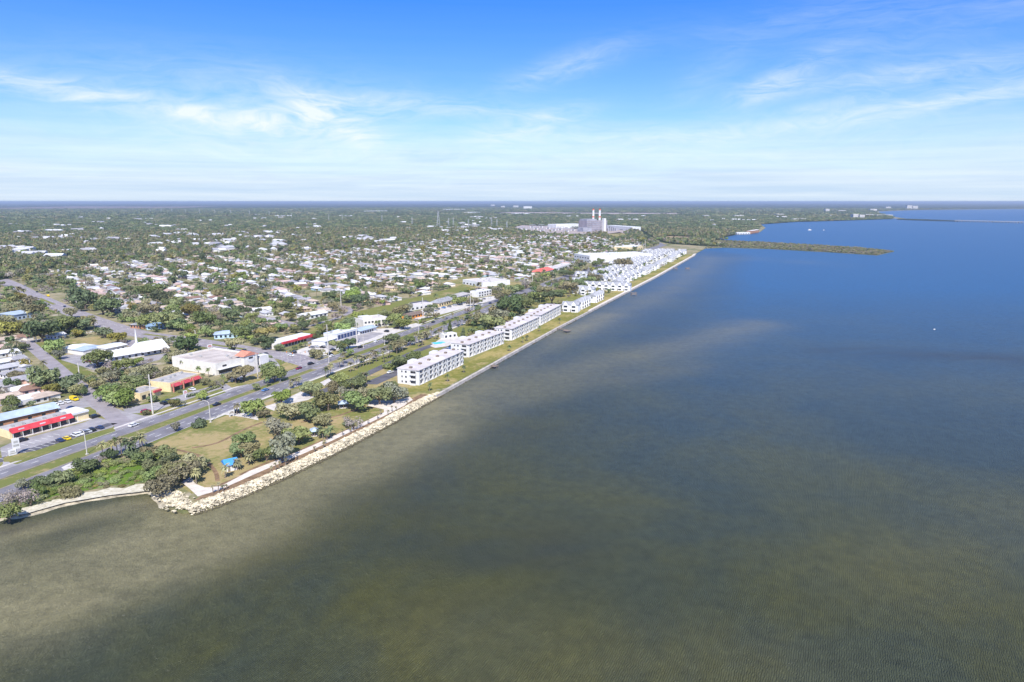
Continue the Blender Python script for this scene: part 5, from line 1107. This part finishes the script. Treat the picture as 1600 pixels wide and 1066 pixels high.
def trunk_mesh(seed, h=.55):
    rnd = random.Random(seed); mb = MB(); lean = (rnd.uniform(-.05, .05), rnd.uniform(-.05, .05))
    mb.tube((0, 0, -.03), (lean[0], lean[1], h * .7), .085, .06, 6)
    for k in range(5): a = k * 1.256 + rnd.uniform(-.4, .4); mb.tube((lean[0], lean[1], h * .62), (lean[0] + math.cos(a) * .42, lean[1] + math.sin(a) * .42, h + rnd.uniform(.25, .55)), .045, .012, 5)
    return mb.mesh('trunk')
TRK = [trunk_mesh(k) for k in range(3)]
for t_ in TRK: t_.materials.append(M_bark)
CR = {}
def crown(tone, shape, v):
    k = (tone, shape, v)
    if k not in CR:
        n = {'bare grey': 480, 'grey green': 850}.get(tone, 1250); lf = .052 if tone == 'bare grey' else .075
        CR[k] = arr_mesh('crown', *crown_mesh(100 + v * 7 + len(shape), n, lf, 12 if shape != 'cone' else 7, shape, .6 if tone == 'bare grey' else .86), leaf_mat(tone))
    return CR[k]
TREES = []
rt2 = random.Random(21)
def tree(x, y, r_, tone, shape='round', name='broadleaf_tree', hs=1.0):
    th_ = {'round': .20, 'flat': .62, 'cone': .10, 'bush': -.05}[shape] * (1 if r_ > 3 else .6)
    v = rt2.randrange(5); hs *= rt2.uniform(.75, 1.12)
    o = thing(name, '', 'tree' if name != 'shrub' else 'shrub', (x, y, 0), rt2.uniform(0, 6.28)); o.scale = (r_, r_, r_ * hs)
    c_ = obj('crown', crown(tone, shape, v), None, o); c_.location = (0, 0, th_)
    if name != 'shrub': t_ = obj('trunk', TRK[v % 3], None, o); t_.scale = (1, 1, (th_ + .45) / .9)
    else: obj('stem', TRK[v % 3], None, o).scale = (.8, .8, .35)
    TREES.append((o, tone, name, shape)); KEEP.append((x, y, r_ * .9)); return o
def tree_px(cx, cy, rp, tone, shape='round', name='broadleaf_tree'):
    z = 3.0
    for _ in range(4):
        x, y = P(cx, cy, z); dist = math.sqrt(x * x + y * y + (CAMH - z) ** 2); r_ = 1.14 * rp * dist / F; z = r_ * ({'round': 1.0, 'flat': 1.2, 'cone': 1.2, 'bush': .35}[shape])
    return tree(x, y, r_, tone, shape, name)
G_, B_, D_, O_, Y_g, S_, N_ = 'green', 'bright green', 'dark green', 'olive', 'yellow green', 'grey green', 'bare grey'
park_trees = [(310, 661, 12, D_, 'bush'), (274, 664, 8, S_, 0), (395, 632, 16, B_, 0), (412, 643, 9, O_, 0), (439, 614, 15, B_, 0), (485, 600, 17, G_, 0), (512, 620, 19, O_, 0), (452, 635, 18, O_, 0), (482, 638, 18, G_, 0), (432, 657, 20, S_, 0), (465, 670, 21, B_, 0), (504, 649, 14, O_, 0), (380, 680, 15, G_, 0), (375, 698, 15, G_, 0), (390, 697, 15, O_, 0), (440, 695, 22, S_, 0), (415, 702, 16, G_, 0), (392, 710, 9, S_, 0), (552, 655, 15, N_, 0), (543, 661, 9, D_, 'bush'),
    (132, 720, 15, D_, 0), (170, 705, 11, D_, 0), (237, 697, 14, O_, 0), (258, 705, 13, G_, 0), (262, 712, 11, D_, 0), (283, 722, 24, O_, 0), (268, 735, 18, O_, 0), (300, 722, 16, O_, 0), (314, 716, 11, D_, 0), (252, 750, 19, O_, 0), (240, 738, 14, G_, 0), (222, 712, 12, G_, 0), (240, 720, 14, G_, 0), (205, 705, 10, D_, 0), (75, 742, 13, D_, 0), (100, 742, 12, G_, 0), (56, 748, 9, D_, 0), (10, 770, 13, N_, 0), (28, 766, 14, N_, 0), (45, 772, 14, N_, 0), (4, 785, 11, N_, 0), (12, 797, 14, G_, 0), (58, 764, 10, B_, 0), (107, 770, 13, O_, 'bush'), (35, 752, 9, S_, 0), (158, 712, 8, N_, 0),
    (556, 617, 22, G_, 0), (540, 610, 14, S_, 0), (593, 607, 22, G_, 0), (575, 612, 15, O_, 0), (615, 608, 19, S_, 0), (606, 600, 14, G_, 0), (529, 586, 15, B_, 0), (556, 590, 15, G_, 0), (540, 598, 10, G_, 0), (631, 561, 17, G_, 0), (622, 566, 11, G_, 0), (648, 551, 13, G_, 0), (606, 572, 9, G_, 'bush'), (662, 563, 10, O_, 0), (650, 566, 9, O_, 0), (630, 612, 9, S_, 0), (520, 604, 11, O_, 0), (498, 626, 10, G_, 0)]
for cx, cy, rp, tone, shp in park_trees: tree_px(cx, cy, rp, tone, shp or 'round', 'shrub' if shp == 'bush' and rp < 13 else 'broadleaf_tree')
for cx, cy, rp, tone, shp in [(769, 503, 19, G_, 0), (756, 495, 14, O_, 0), (742, 520, 11, O_, 0), (797, 474, 19, D_, 0), (783, 487, 14, S_, 0), (812, 470, 14, G_, 0), (821, 465, 15, G_, 0), (840, 456, 14, G_, 0), (850, 450, 11, O_, 0), (862, 457, 15, D_, 'flat'), (778, 481, 12, O_, 0), (812, 482, 9, D_, 0), (832, 460, 10, D_, 0), (724, 522, 8, D_, 'cone'), (703, 512, 7, D_, 'cone'), (877, 472, 8, O_, 0), (876, 452, 10, G_, 0), (890, 446, 12, O_, 0), (905, 440, 12, G_, 0), (920, 436, 12, G_, 0), (932, 430, 12, O_, 0), (942, 426, 9, G_, 0), (950, 418, 7, D_, 0), (975, 408, 12, O_, 0), (968, 412, 9, O_, 0),
    (85, 536, 13, B_, 0), (92, 551, 8, S_, 0), (150, 549, 19, G_, 0), (163, 517, 9, D_, 0), (183, 521, 12, Y_g, 0), (71, 585, 18, G_, 0), (62, 590, 11, O_, 0), (168, 604, 18, B_, 0), (186, 606, 17, B_, 0), (196, 617, 15, B_, 0), (178, 618, 14, B_, 0), (159, 573, 9, O_, 0), (139, 586, 8, O_, 0), (170, 582, 12, S_, 0), (188, 580, 9, D_, 0), (212, 561, 9, B_, 0), (222, 574, 15, O_, 0), (235, 578, 13, G_, 0), (206, 590, 14, G_, 0), (221, 596, 11, G_, 0), (244, 580, 12, N_, 0), (256, 584, 10, O_, 0), (268, 576, 11, O_, 0), (278, 554, 12, O_, 0), (268, 557, 9, G_, 0), (11, 507, 16, Y_g, 0), (0, 500, 14, O_, 0), (34, 508, 14, Y_g, 0), (62, 510, 18, D_, 0), (75, 508, 15, G_, 0), (45, 509, 11, D_, 0), (99, 501, 16, G_, 0), (112, 500, 13, G_, 0), (122, 498, 14, D_, 0), (134, 499, 11, O_, 0), (120, 520, 10, D_, 'bush'), (52, 477, 13, O_, 0), (42, 480, 10, O_, 0), (172, 471, 17, D_, 0), (160, 476, 12, D_, 0), (131, 460, 17, D_, 0), (228, 451, 12, G_, 0), (253, 459, 13, D_, 0), (240, 448, 10, G_, 0), (232, 479, 14, O_, 0), (244, 490, 16, G_, 0), (226, 494, 14, G_, 0), (259, 494, 17, G_, 0), (272, 490, 13, G_, 0), (206, 490, 10, O_, 0), (277, 500, 12, D_, 0), (126, 476, 8, D_, 0), (19, 537, 8, D_, 0), (37, 540, 6, D_, 0), (120, 606, 9, O_, 0), (128, 610, 7, D_, 0), (152, 596, 9, O_, 0), (142, 590, 7, G_, 0),
    (292, 531, 15, D_, 0), (284, 536, 10, D_, 0), (299, 522, 9, B_, 0), (297, 510, 8, B_, 0), (365, 535, 15, O_, 'flat'), (417, 530, 11, D_, 0), (414, 537, 8, D_, 0), (391, 558, 9, B_, 0), (421, 567, 7, G_, 0), (367, 580, 13, O_, 'flat'), (380, 578, 13, O_, 'flat'), (414, 510, 16, Y_g, 'flat'), (322, 492, 15, G_, 0), (308, 493, 11, G_, 0), (297, 482, 13, Y_g, 0), (357, 488, 13, G_, 0), (391, 472, 10, D_, 0), (322, 515, 10, B_, 0), (453, 491, 9, Y_g, 0), (440, 472, 14, G_, 0), (452, 466, 10, G_, 0), (354, 512, 9, G_, 0), (370, 508, 9, D_, 0), (384, 506, 9, G_, 0), (396, 508, 9, D_, 0), (440, 507, 10, G_, 0), (427, 500, 8, D_, 0), (462, 510, 9, G_, 0), (475, 506, 9, D_, 0), (345, 505, 8, G_, 0), (320, 594, 7, O_, 0), (332, 598, 6, O_, 0), (342, 596, 7, N_, 0),
    (535, 509, 12, B_, 0), (546, 503, 13, G_, 0), (563, 494, 12, B_, 0), (575, 496, 9, B_, 0), (617, 496, 12, B_, 0), (630, 501, 12, B_, 0), (622, 505, 8, G_, 0), (550, 456, 14, B_, 0), (560, 464, 12, D_, 0), (541, 462, 10, G_, 0), (516, 454, 10, G_, 0), (492, 522, 8, D_, 0), (502, 526, 6, G_, 0), (523, 536, 8, G_, 'bush'), (532, 535, 7, D_, 'bush'), (520, 477, 8, O_, 0), (625, 480, 12, O_, 0), (636, 478, 10, S_, 0), (670, 483, 9, S_, 0), (676, 478, 8, D_, 0), (605, 486, 8, O_, 0), (715, 467, 9, B_, 0), (722, 465, 8, B_, 0), (706, 462, 9, G_, 0), (780, 462, 9, O_, 0), (790, 455, 9, O_, 0), (800, 450, 10, G_, 0), (776, 450, 8, S_, 0), (822, 437, 12, N_, 0), (812, 445, 9, G_, 0), (835, 443, 8, G_, 0), (881, 423, 7, D_, 0), (890, 424, 8, D_, 0), (901, 418, 5, G_, 0), (914, 417, 6, O_, 0), (932, 408, 7, G_, 0), (940, 406, 6, G_, 0), (360, 588, 6, O_, 0), (228, 641, 6, O_, 0), (284, 612, 5, G_, 'bush'), (270, 607, 6, G_, 'bush'), (258, 628, 6, D_, 'bush'), (275, 625, 5, D_, 'bush')]:
    tree_px(cx, cy, rp, tone, shp or 'round', 'shrub' if shp == 'bush' else 'broadleaf_tree')
# hedges in front of the plaza and the store
for A, Bp, lab in (((294, 622), (312, 617), 'clipped dark hedge before the cream plaza'), ((316, 615), (346, 605), 'clipped green hedge running to the plaza exit'), ((405, 556), (424, 560), 'clipped hedge along the cross road by the big cream store')):
    a_, b_ = P(*A), P(*Bp); L = math.dist(a_, b_); n = int(L * 34); V, Fq = crown_mesh(3, n, .32, 1); V2 = np.random.default_rng(4).uniform(0, 1, (n, 3)) * (L, 1.6, 1.5); V = (V.reshape(n, 4, 3) - V.reshape(n, 4, 3).mean(1, keepdims=True) + V2[:, None, :]).reshape(-1, 3)
    o = obj('hedge', arr_mesh('hedge', V, Fq, leaf_mat(D_ if 'dark' in lab else G_)), None, None, (a_[0], a_[1], 0), math.atan2(b_[1] - a_[1], b_[0] - a_[0])); tag(o, lab, 'hedge')
# palms
def palm_crown(seed):
    rnd = random.Random(seed); mb = MB()
    for k in range(30):
        a = rnd.uniform(0, 6.283); e = rnd.uniform(-.5, 1.2); L = rnd.uniform(.8, 1.1); c_, s_ = math.cos(a), math.sin(a); w = .17; pts = []
        for j, t in enumerate((0.05, .5, 1.0)):
            rr = L * t * math.cos(e * (1 - .5 * t)); zz = L * (math.sin(e) * t - .55 * t * t); pts.append((rr * c_, rr * s_, zz))
        for j in range(2):
            w0, w1 = (w * .4, w) if j == 0 else (w, w * .15); p, q = pts[j], pts[j + 1]
            mb.quad((p[0] - s_ * w0, p[1] + c_ * w0, p[2]), (p[0] + s_ * w0, p[1] - c_ * w0, p[2] - .03), (q[0] + s_ * w1, q[1] - c_ * w1, q[2] - .03), (q[0] - s_ * w1, q[1] + c_ * w1, q[2]))
    return mb.mesh('crown')
PC = {}
for tone in ('green', 'olive', 'dark green'):
    for v in range(2): me = palm_crown(v + 5); me.materials.append(leaf_mat(tone)); PC[(tone, v)] = me
PT = MB().tube((0, 0, -.2), (.05, .02, 1), .035, .022, 7).mesh('trunk'); PT.materials.append(mat('palm_trunk', (.27, .22, .18), .9, .2, 2))
PALMS = []
def palm(px, py, h, r_, tone='olive', label=None, world=None):
    x, y = world or P(px, py); o = thing('palm_tree', label or '', 'palm', (x, y, 0), rt2.uniform(0, 6.28)); t_ = obj('trunk', PT, None, o); t_.scale = (6, 6, h); c_ = obj('crown', PC[(tone, rt2.randrange(2))], None, o, (.3, .12, h)); c_.scale = (r_,) * 3
    PALMS.append(o); return o
for (px, py) in ((184, 712), (190, 714), (197, 716), (204, 710), (213, 706), (219, 703), (224, 705), (176, 714), (207, 716), (161, 718)): palm(px, py, rt2.uniform(6, 8), 2.6, rt2.choice(('dark green', 'olive')))
for (px, py) in ((370, 648), (458, 605), (463, 604), (467, 603), (455, 607), (498, 684), (505, 686), (511, 688), (517, 684), (307, 757), (389, 727), (352, 747), (371, 735)): palm(px, py, rt2.uniform(3.2, 5.5), 2.3, 'olive' if px < 480 else 'green')
for (px, py) in ((333, 771), (341, 769), (349, 768), (355, 765), (423, 741), (432, 736), (436, 733), (446, 728), (492, 707), (505, 701), (508, 694), (536, 681), (548, 676), (556, 671), (563, 667), (590, 655), (606, 650), (613, 644), (620, 643), (637, 635), (595, 649), (575, 663)): palm(px, py, rt2.uniform(1.6, 3.4), .9, 'olive')
for (px, py) in ((508, 592), (513, 589), (517, 587), (548, 582), (553, 578), (558, 577), (563, 574), (568, 573), (573, 571), (578, 570), (583, 567), (588, 566), (531, 575), (536, 570), (532, 566), (563, 603), (568, 601), (573, 599), (600, 563), (605, 562), (609, 560), (620, 554), (625, 552), (629, 549), (650, 538), (655, 536), (659, 538), (664, 533), (669, 531), (674, 529), (681, 531), (686, 528), (690, 525), (695, 520), (600, 568), (714, 512), (719, 510), (724, 509), (729, 506), (734, 504), (738, 503), (744, 500), (749, 497), (711, 508), (765, 492), (771, 488), (660, 541), (654, 543)): palm(px, py, rt2.uniform(6, 8.5), 2.5, rt2.choice(('dark green', 'olive', 'olive')))
for (px, py) in ((671, 611), (699, 597), (796, 549), (817, 536), (823, 533), (843, 518), (875, 506), (725, 583)): palm(px, py, rt2.uniform(3.5, 4.5), 1.9, 'dark green')
for (px, py) in ((588, 513), (593, 512), (600, 511), (604, 513), (610, 508), (350, 601), (326, 590), (318, 600), (286, 577), (311, 588), (472, 515)): palm(px, py, 5.5, 2.1, 'green')
# shoreline thicket of low bushes
rs = random.Random(9)
for k in range(120):
    t = rs.random(); cx = 60 + 190 * t; top = np.interp(cx, [60, 130, 200, 250], [752, 727, 716, 712]); bot = np.interp(cx, [60, 130, 200, 250], [782, 762, 752, 748]); cy = rs.uniform(top, bot)
    x, y = P(cx, cy); tree(x, y, rs.uniform(1.3, 2.6), rs.choice((B_, B_, G_, B_, G_, O_)), 'bush', 'shrub', .8)
for k in range(26):
    t = k / 25; cx = 30 + 200 * t; x, y = P(cx, np.interp(cx, [30, 84, 135, 172, 230], [791, 779, 766, 760, 753]) + rs.uniform(-4, 3)); tree(x, y, rs.uniform(.7, 1.5), rs.choice((B_, G_, O_, Y_g)), 'bush', 'shrub', .6)
n_named = len([t for t in TREES if t[2] == 'broadleaf_tree'])
print('named trees', n_named, 'shrubs', len(TREES) - n_named, 'palms', len(PALMS), 'cars', len(CARS))

# candidate positions for the remaining trees
rng = np.random.default_rng(77)
def candidates(n, xlo, xhi, ylo, yhi): return rng.uniform(xlo, xhi, n), rng.uniform(ylo, yhi, n)
def free(X, Y, hgap=1.0, roadgap=1.0):
    ok = np.ones(X.shape, bool)
    for pts, hw in ROADS: ok &= np_dist(X, Y, pts) > hw + roadgap
    for b_ in BLOCK: ok &= ~np_inside(X, Y, b_)
    Fp = np.array([f for f in FOOT]); Kp = np.array(KEEP)
    for arr, gap in ((Fp, hgap), (Kp, .5)):
        for s0 in range(0, len(X), 4000):
            sl = slice(s0, s0 + 4000); d2 = (X[sl, None] - arr[None, :, 0]) ** 2 + (Y[sl, None] - arr[None, :, 1]) ** 2
            ok[sl] &= (d2 > (arr[None, :, 2] * (.85 if gap == 1.0 else 1) + gap) ** 2).all(1)
    return ok
def clump(X, Y, sc_): return np.sin(X / sc_ + 1.3 * np.sin(Y / sc_ * .8)) * np.cos(Y / sc_ * 1.1 + np.sin(X / sc_ * .6))
landm = lambda X, Y: np_inside(X, Y, land)
near_poly = PL([(-140, 900), (-140, 440), (0, 438), (90, 418), (200, 407), (330, 398), (470, 394), (560, 387), (640, 379), (720, 368), (860, 366), (990, 370), (1040, 382)]) + [Q(1150, 22), Q(700, 22), Q(420, 28), Q(150, 30), Q(0, -30)]
X, Y = candidates(42000, -900, 500, 300, 2300)
k_ = np_inside(X, Y, near_poly) & (np.abs(X / np.maximum(Y, 1)) < .83); X, Y = X[k_], Y[k_]
k_ = (clump(X, Y, 55) + clump(Y, X, 23) * .6 + rng.normal(0, .5, len(X))) > -.62; X, Y = X[k_], Y[k_]
k_ = free(X, Y, -.4, .6); X, Y = X[k_], Y[k_]
rad = rng.uniform(1.7, 4.7, len(X)) * np.where(rng.random(len(X)) < .17, 1.6, 1)
o_ = np.argsort(-rad); keep = []     # thin out overlapping trees, big ones first
cells = {}
for i in o_:
    cx, cy = int(X[i] // 12), int(Y[i] // 12); good = True
    for dx in (-1, 0, 1):
        for dy in (-1, 0, 1):
            for j in cells.get((cx + dx, cy + dy), ()):
                if (X[i] - X[j]) ** 2 + (Y[i] - Y[j]) ** 2 < (.55 * (rad[i] + rad[j])) ** 2: good = False; break
            if not good: break
        if not good: break
    if good: keep.append(i); cells.setdefault((cx, cy), []).append(i)
keep = np.array(keep); X, Y, rad = X[keep], Y[keep], rad[keep]; show = rad / np.hypot(X, Y); o_ = np.argsort(-show)
tpick = [G_, G_, D_, O_, O_, G_, B_, Y_g, S_, D_, D_, O_, G_, N_]
n_extra = 296 - n_named; ind = [i for i in o_[:n_extra]]
for i in ind: tree(float(X[i]), float(Y[i]), float(rad[i]), rt2.choice(tpick), 'round' if rt2.random() < .9 or rad[i] > 2.6 else 'cone')
ri = o_[n_extra:]
midX, midY, midR = list(X[ri]), list(Y[ri]), list(rad[ri])
# condo grounds and townhouse gaps
X, Y = candidates(8000, -140, 420, 380, 1500); ab_a = (X - HO[0]) * CA + (Y - HO[1]) * SA; ab_b = (X - HO[0]) * SA - (Y - HO[1]) * CA
k_ = (ab_a > 290) & (ab_a < 1230) & (ab_b > 25) & (ab_b < 104) & ((ab_b < 46) | (rng.random(len(X)) < .45)); X, Y = X[k_], Y[k_]
k_ = free(X, Y, -3.5, 1.0) & (rng.random(len(X)) < .6); X, Y = X[k_], Y[k_]
bx = [Q(a_ + rng.uniform(-3, 3), b_ + rng.uniform(-2, 2)) for b_ in (26, 31) for a_ in np.arange(560, 1240, 6.5)]; X = np.concatenate([X, [q[0] for q in bx]]); Y = np.concatenate([Y, [q[1] for q in bx]]); midX += list(X); midY += list(Y); midR += list(rng.uniform(2.2, 4.8, len(X)))
print('mid trees', len(midX))
# forest
def ring(dlo, dhi, area, rlo, rhi, extra=1.0):
    n = int(1.5 * (dhi ** 2 - dlo ** 2) / 2 / area * extra); th = rng.uniform(-.72, .72, n); d = np.sqrt(rng.uniform(dlo ** 2, dhi ** 2, n)); X, Y = d * np.sin(th), d * np.cos(th)
    k = np_inside(X, Y, forest_poly) & ~np_inside(X, Y, suburb)
    for b_ in BLOCK: k &= ~np_inside(X, Y, b_)
    X, Y = X[k], Y[k]; return X, Y, rng.uniform(rlo, rhi, len(X))
def footfree(X, Y):
    Fp = np.array(FOOT + [(w_[0], w_[1], 11 * w_[4]) for w_ in wood] + [(w_[0] * .985, w_[1] * .985, 13 * w_[4]) for w_ in wood]); ok = np.ones(len(X), bool)
    for s0 in range(0, len(X), 4000):
        sl = slice(s0, s0 + 4000); ok[sl] = (((X[sl, None] - Fp[None, :, 0]) ** 2 + (Y[sl, None] - Fp[None, :, 1]) ** 2) > (Fp[None, :, 2]) ** 2).all(1)
    return ok
f1 = ring(600, 2700, 62, 3.0, 6.2); f2 = ring(2700, 5200, 330, 9, 15); f3 = ring(5200, 11500, 2100, 22, 40)
k_ = footfree(f1[0], f1[1]) & ((clump(f1[0], f1[1], 70) + rng.normal(0, .6, len(f1[0]))) > -1.0); f1 = tuple(a_[k_] for a_ in f1)
for hw_ in (ups, lows): k_ = np_dist(f1[0], f1[1], hw_) > 12; f1 = tuple(a_[k_] for a_ in f1)
k_ = footfree(f2[0], f2[1]); f2 = tuple(a_[k_] for a_ in f2)
in_spit = np_inside(f1[0], f1[1], spit + [P(1102, 388)]) & (f1[0] > P(1130, 386)[0]); f1 = tuple(a_[~in_spit] for a_ in f1)
sx_, sy_ = candidates(9000, 380, 860, 1380, 1900); k_ = np_inside(sx_, sy_, spit) ; sx_, sy_ = sx_[k_][:2600], sy_[k_][:2600]
print('forest', len(sx_), len(f1[0]), len(f2[0]), len(f3[0]))

# instanced masses (geometry nodes): medium trees, and clumps of crowns for the far woods
hid = bpy.data.collections.new('tree_sources_medium'); hid2 = bpy.data.collections.new('tree_sources_clump'); hid3 = bpy.data.collections.new('tree_sources_scrub')
def src(coll, nm, V, Fq, m): o = bpy.data.objects.new(nm, arr_mesh(nm, V, Fq, m)); coll.objects.link(o)
i_ = 0
for tone in (G_, D_, D_, O_, B_, G_, Y_g, S_, D_, O_, N_, D_):
    V, Fq = crown_mesh(300 + i_, 190 if tone != N_ else 120, .15, 9, 'round'); V[:, 2] += .25; src(hid, 'medium_tree_%02d' % i_, V, Fq, leaf_mat(tone)); i_ += 1
for k, tone in enumerate((O_, S_, O_, N_, G_)):
    V, Fq = crown_mesh(800 + k, 150, .16, 7, 'bush'); src(hid3, 'scrub_%02d' % k, V, Fq, leaf_mat(tone))
for k in range(3):
    mb = MB(); cm = palm_crown(40 + k); mb.tube((0, 0, 0), (0, 0, 2.0), .07, .045, 5); nv = len(mb.v); mb.v += [(v_.co.x * .75, v_.co.y * .75, v_.co.z * .75 + 2.0) for v_ in cm.vertices]; mb.f += [tuple(i + nv for i in p_.vertices) for p_ in cm.polygons]
    pm = mb.mesh('medium_palm'); pm.materials.append(leaf_mat(O_ if k else D_)); hid.objects.link(bpy.data.objects.new('medium_palm_%d' % k, pm))
far_t = [G_, D_, O_, D_, D_, D_]
for k, tone in enumerate(far_t):
    Vs, Fs = [], []; r5 = np.random.default_rng(50 + k); n0 = 0
    for j in range(7):
        a = j * .9; c_ = (0 if j == 0 else .62 * math.cos(a), 0 if j == 0 else .62 * math.sin(a)); V, Fq = crown_mesh(600 + k * 10 + j, 26, .24, 5); s_ = r5.uniform(.34, .5); V = V * (s_, s_, s_ * .9) + (c_[0], c_[1], .1); Vs.append(V); Fs.append(Fq + n0); n0 += len(V)
    src(hid2, 'tree_clump_%02d' % k, np.concatenate(Vs), np.concatenate(Fs), leaf_mat(tone))
def scatter(name, label, X, Y, Rr, coll, zs=1.0, cat='woods'):
    n = len(X); me = bpy.data.meshes.new(name); me.vertices.add(n); me.vertices.foreach_set('co', np.stack([X, Y, np.zeros(n)], 1).astype(np.float32).ravel())
    a = me.attributes.new('size', 'FLOAT_VECTOR', 'POINT'); s3 = np.stack([Rr, Rr, Rr * zs * rng.uniform(.8, 1.2, n)], 1); a.data.foreach_set('vector', s3.astype(np.float32).ravel())
    a = me.attributes.new('turn', 'FLOAT_VECTOR', 'POINT'); a.data.foreach_set('vector', np.stack([np.zeros(n), np.zeros(n), rng.uniform(0, 6.28, n)], 1).astype(np.float32).ravel())
    a = me.attributes.new('pick', 'INT', 'POINT'); a.data.foreach_set('value', rng.integers(0, len(coll.objects), n).astype(np.int32)); me.update()
    o = obj(name, me); tag(o, label, cat, None, 'stuff')
    ng = bpy.data.node_groups.new(name, 'GeometryNodeTree'); ng.interface.new_socket('Geometry', in_out='INPUT', socket_type='NodeSocketGeometry'); ng.interface.new_socket('Geometry', in_out='OUTPUT', socket_type='NodeSocketGeometry')
    N = ng.nodes; gi, go = N.new('NodeGroupInput'), N.new('NodeGroupOutput'); ip = N.new('GeometryNodeInstanceOnPoints'); ci = N.new('GeometryNodeCollectionInfo'); ci.inputs['Collection'].default_value = coll; ci.inputs['Separate Children'].default_value = True; ci.inputs['Reset Children'].default_value = True
    def na(nm, t): q = N.new('GeometryNodeInputNamedAttribute'); q.data_type = t; q.inputs['Name'].default_value = nm; return [s_ for s_ in q.outputs if s_.enabled and s_.name == 'Attribute'][0]
    L = ng.links; L.new(gi.outputs[0], ip.inputs['Points']); L.new(ci.outputs[0], ip.inputs['Instance']); ip.inputs['Pick Instance'].default_value = True
    L.new(na('pick', 'INT'), ip.inputs['Instance Index']); L.new(na('turn', 'FLOAT_VECTOR'), ip.inputs['Rotation']); L.new(na('size', 'FLOAT_VECTOR'), ip.inputs['Scale']); L.new(ip.outputs[0], go.inputs[0])
    md = o.modifiers.new('scatter', 'NODES'); md.node_group = ng; return o
scatter('suburb_treetops', 'countless garden trees between the roofs of the farther suburb', np.array(midX), np.array(midY), np.array(midR), hid, 1.0, 'trees')
scatter('spit_scrub', 'low brownish scrub covering the narrow spit', sx_, sy_, rng.uniform(1.6, 3.4, len(sx_)), hid3, .75, 'scrub')
scatter('woods', 'continuous woods stretching beyond the suburb and over the spit', f1[0], f1[1], f1[2], hid, 1.05)
scatter('distant_woods', 'far woods reading as one dark green mass', f2[0], f2[1], f2[2], hid2, .85)
scatter('horizon_woods', 'hazy woods along the horizon', f3[0], f3[1], f3[2], hid2, .5)

# ------------------------------------------------------------------ labels for the many
for nm, x, y in (('the striped car park', *P(90, 690)), ('the side street junction', *P(185, 660)), ('the canal road bend', *P(545, 486)), ('the wide cross road', *P(150, 503)), ('the traffic lights', *P(470, 566)), ('the shoreline thicket', *P(170, 735)), ('the sandy clearing', *P(600, 632)), ('the park entrance', *P(455, 620)), ('the far end of the cross road', *P(20, 444)), ('the pale trailer yard', *P(20, 636)), ('the boulder corner', *P(300, 785))): LAND.append((nm, x, y))
LA = np.array([(l[1], l[2]) for l in LAND])
def near_land(x, y): d = np.hypot(LA[:, 0] - x, LA[:, 1] - y); i = int(np.argmin(d)); return LAND[i][0], float(d[i])
def label_set(items, fmt):
    """items: (object, look). Gives each a label naming its look, the landmark and its rank of distance from it among its like"""
    by = {}
    for o, look in items: nm, d = near_land(o.location.x, o.location.y); by.setdefault((look, nm), []).append((d, o))
    for (look, nm), l in by.items():
        l.sort(key=lambda t: t[0])
        for k, (d, o) in enumerate(l): o['label'] = (fmt % (look, nm)) if len(l) == 1 else '%s, %s out from %s' % (look, nth(k), nm)
shape_w = {'round': 'spreading', 'flat': 'umbrella shaped', 'cone': 'narrow upright', 'bush': 'low rounded'}
def tname(tone, name, shape): return ('%s %s %s' % (tone, shape_w[shape], 'tree' if name != 'shrub' else 'shrub')) if tone != N_ else 'nearly leafless grey tree'
label_set([(o, tname(t, n, s)) for o, t, n, s in TREES], '%s beside %s')
for o, t, n, s in TREES: o['group'] = 'trees and bushes ashore'
label_set([(o, 'tall palm' if o.children[1].location.z > 5 else 'short palm' if o.children[1].location.z > 3.4 else 'young slender palm') for o in PALMS], '%s beside %s')
for o in PALMS: o['group'] = 'palms near the shore and highway'
label_set([(o, rc2 + ' roofed bungalow') for o, rc2 in HOUSES], '%s close to %s')
label_set([(o, '%s %s' % (c_, {'sedan': 'car', 'suv': 'tall car', 'pickup': 'pickup', 'van': 'van'}[k])) for o, k, c_ in CARS if not o.get('label')], '%s parked by %s')
for o, rc2 in HOUSES:
    if '_lot' in o.keys(): del o['_lot']

# ------------------------------------------------------------------ air
hz = MB().box(-71000, 71000, -400, 71000, -3.6, 112).build('haze', None); hz['kind'] = 'stuff'; hz['label'] = 'thin blue haze lying over the whole bay and shore'; hz['category'] = 'haze'
hm = bpy.data.materials.new('haze'); hm.use_nodes = True; hm.node_tree.nodes.clear(); ho = hm.node_tree.nodes.new('ShaderNodeOutputMaterial'); pv = hm.node_tree.nodes.new('ShaderNodeVolumePrincipled')
pv.inputs['Color'].default_value = (0.50, 0.61, 0.78, 1); pv.inputs['Density'].default_value = HAZE_DENSITY; pv.inputs['Anisotropy'].default_value = 0.0
hm.node_tree.links.new(pv.outputs[0], ho.inputs['Volume']); hz.data.materials.append(hm)
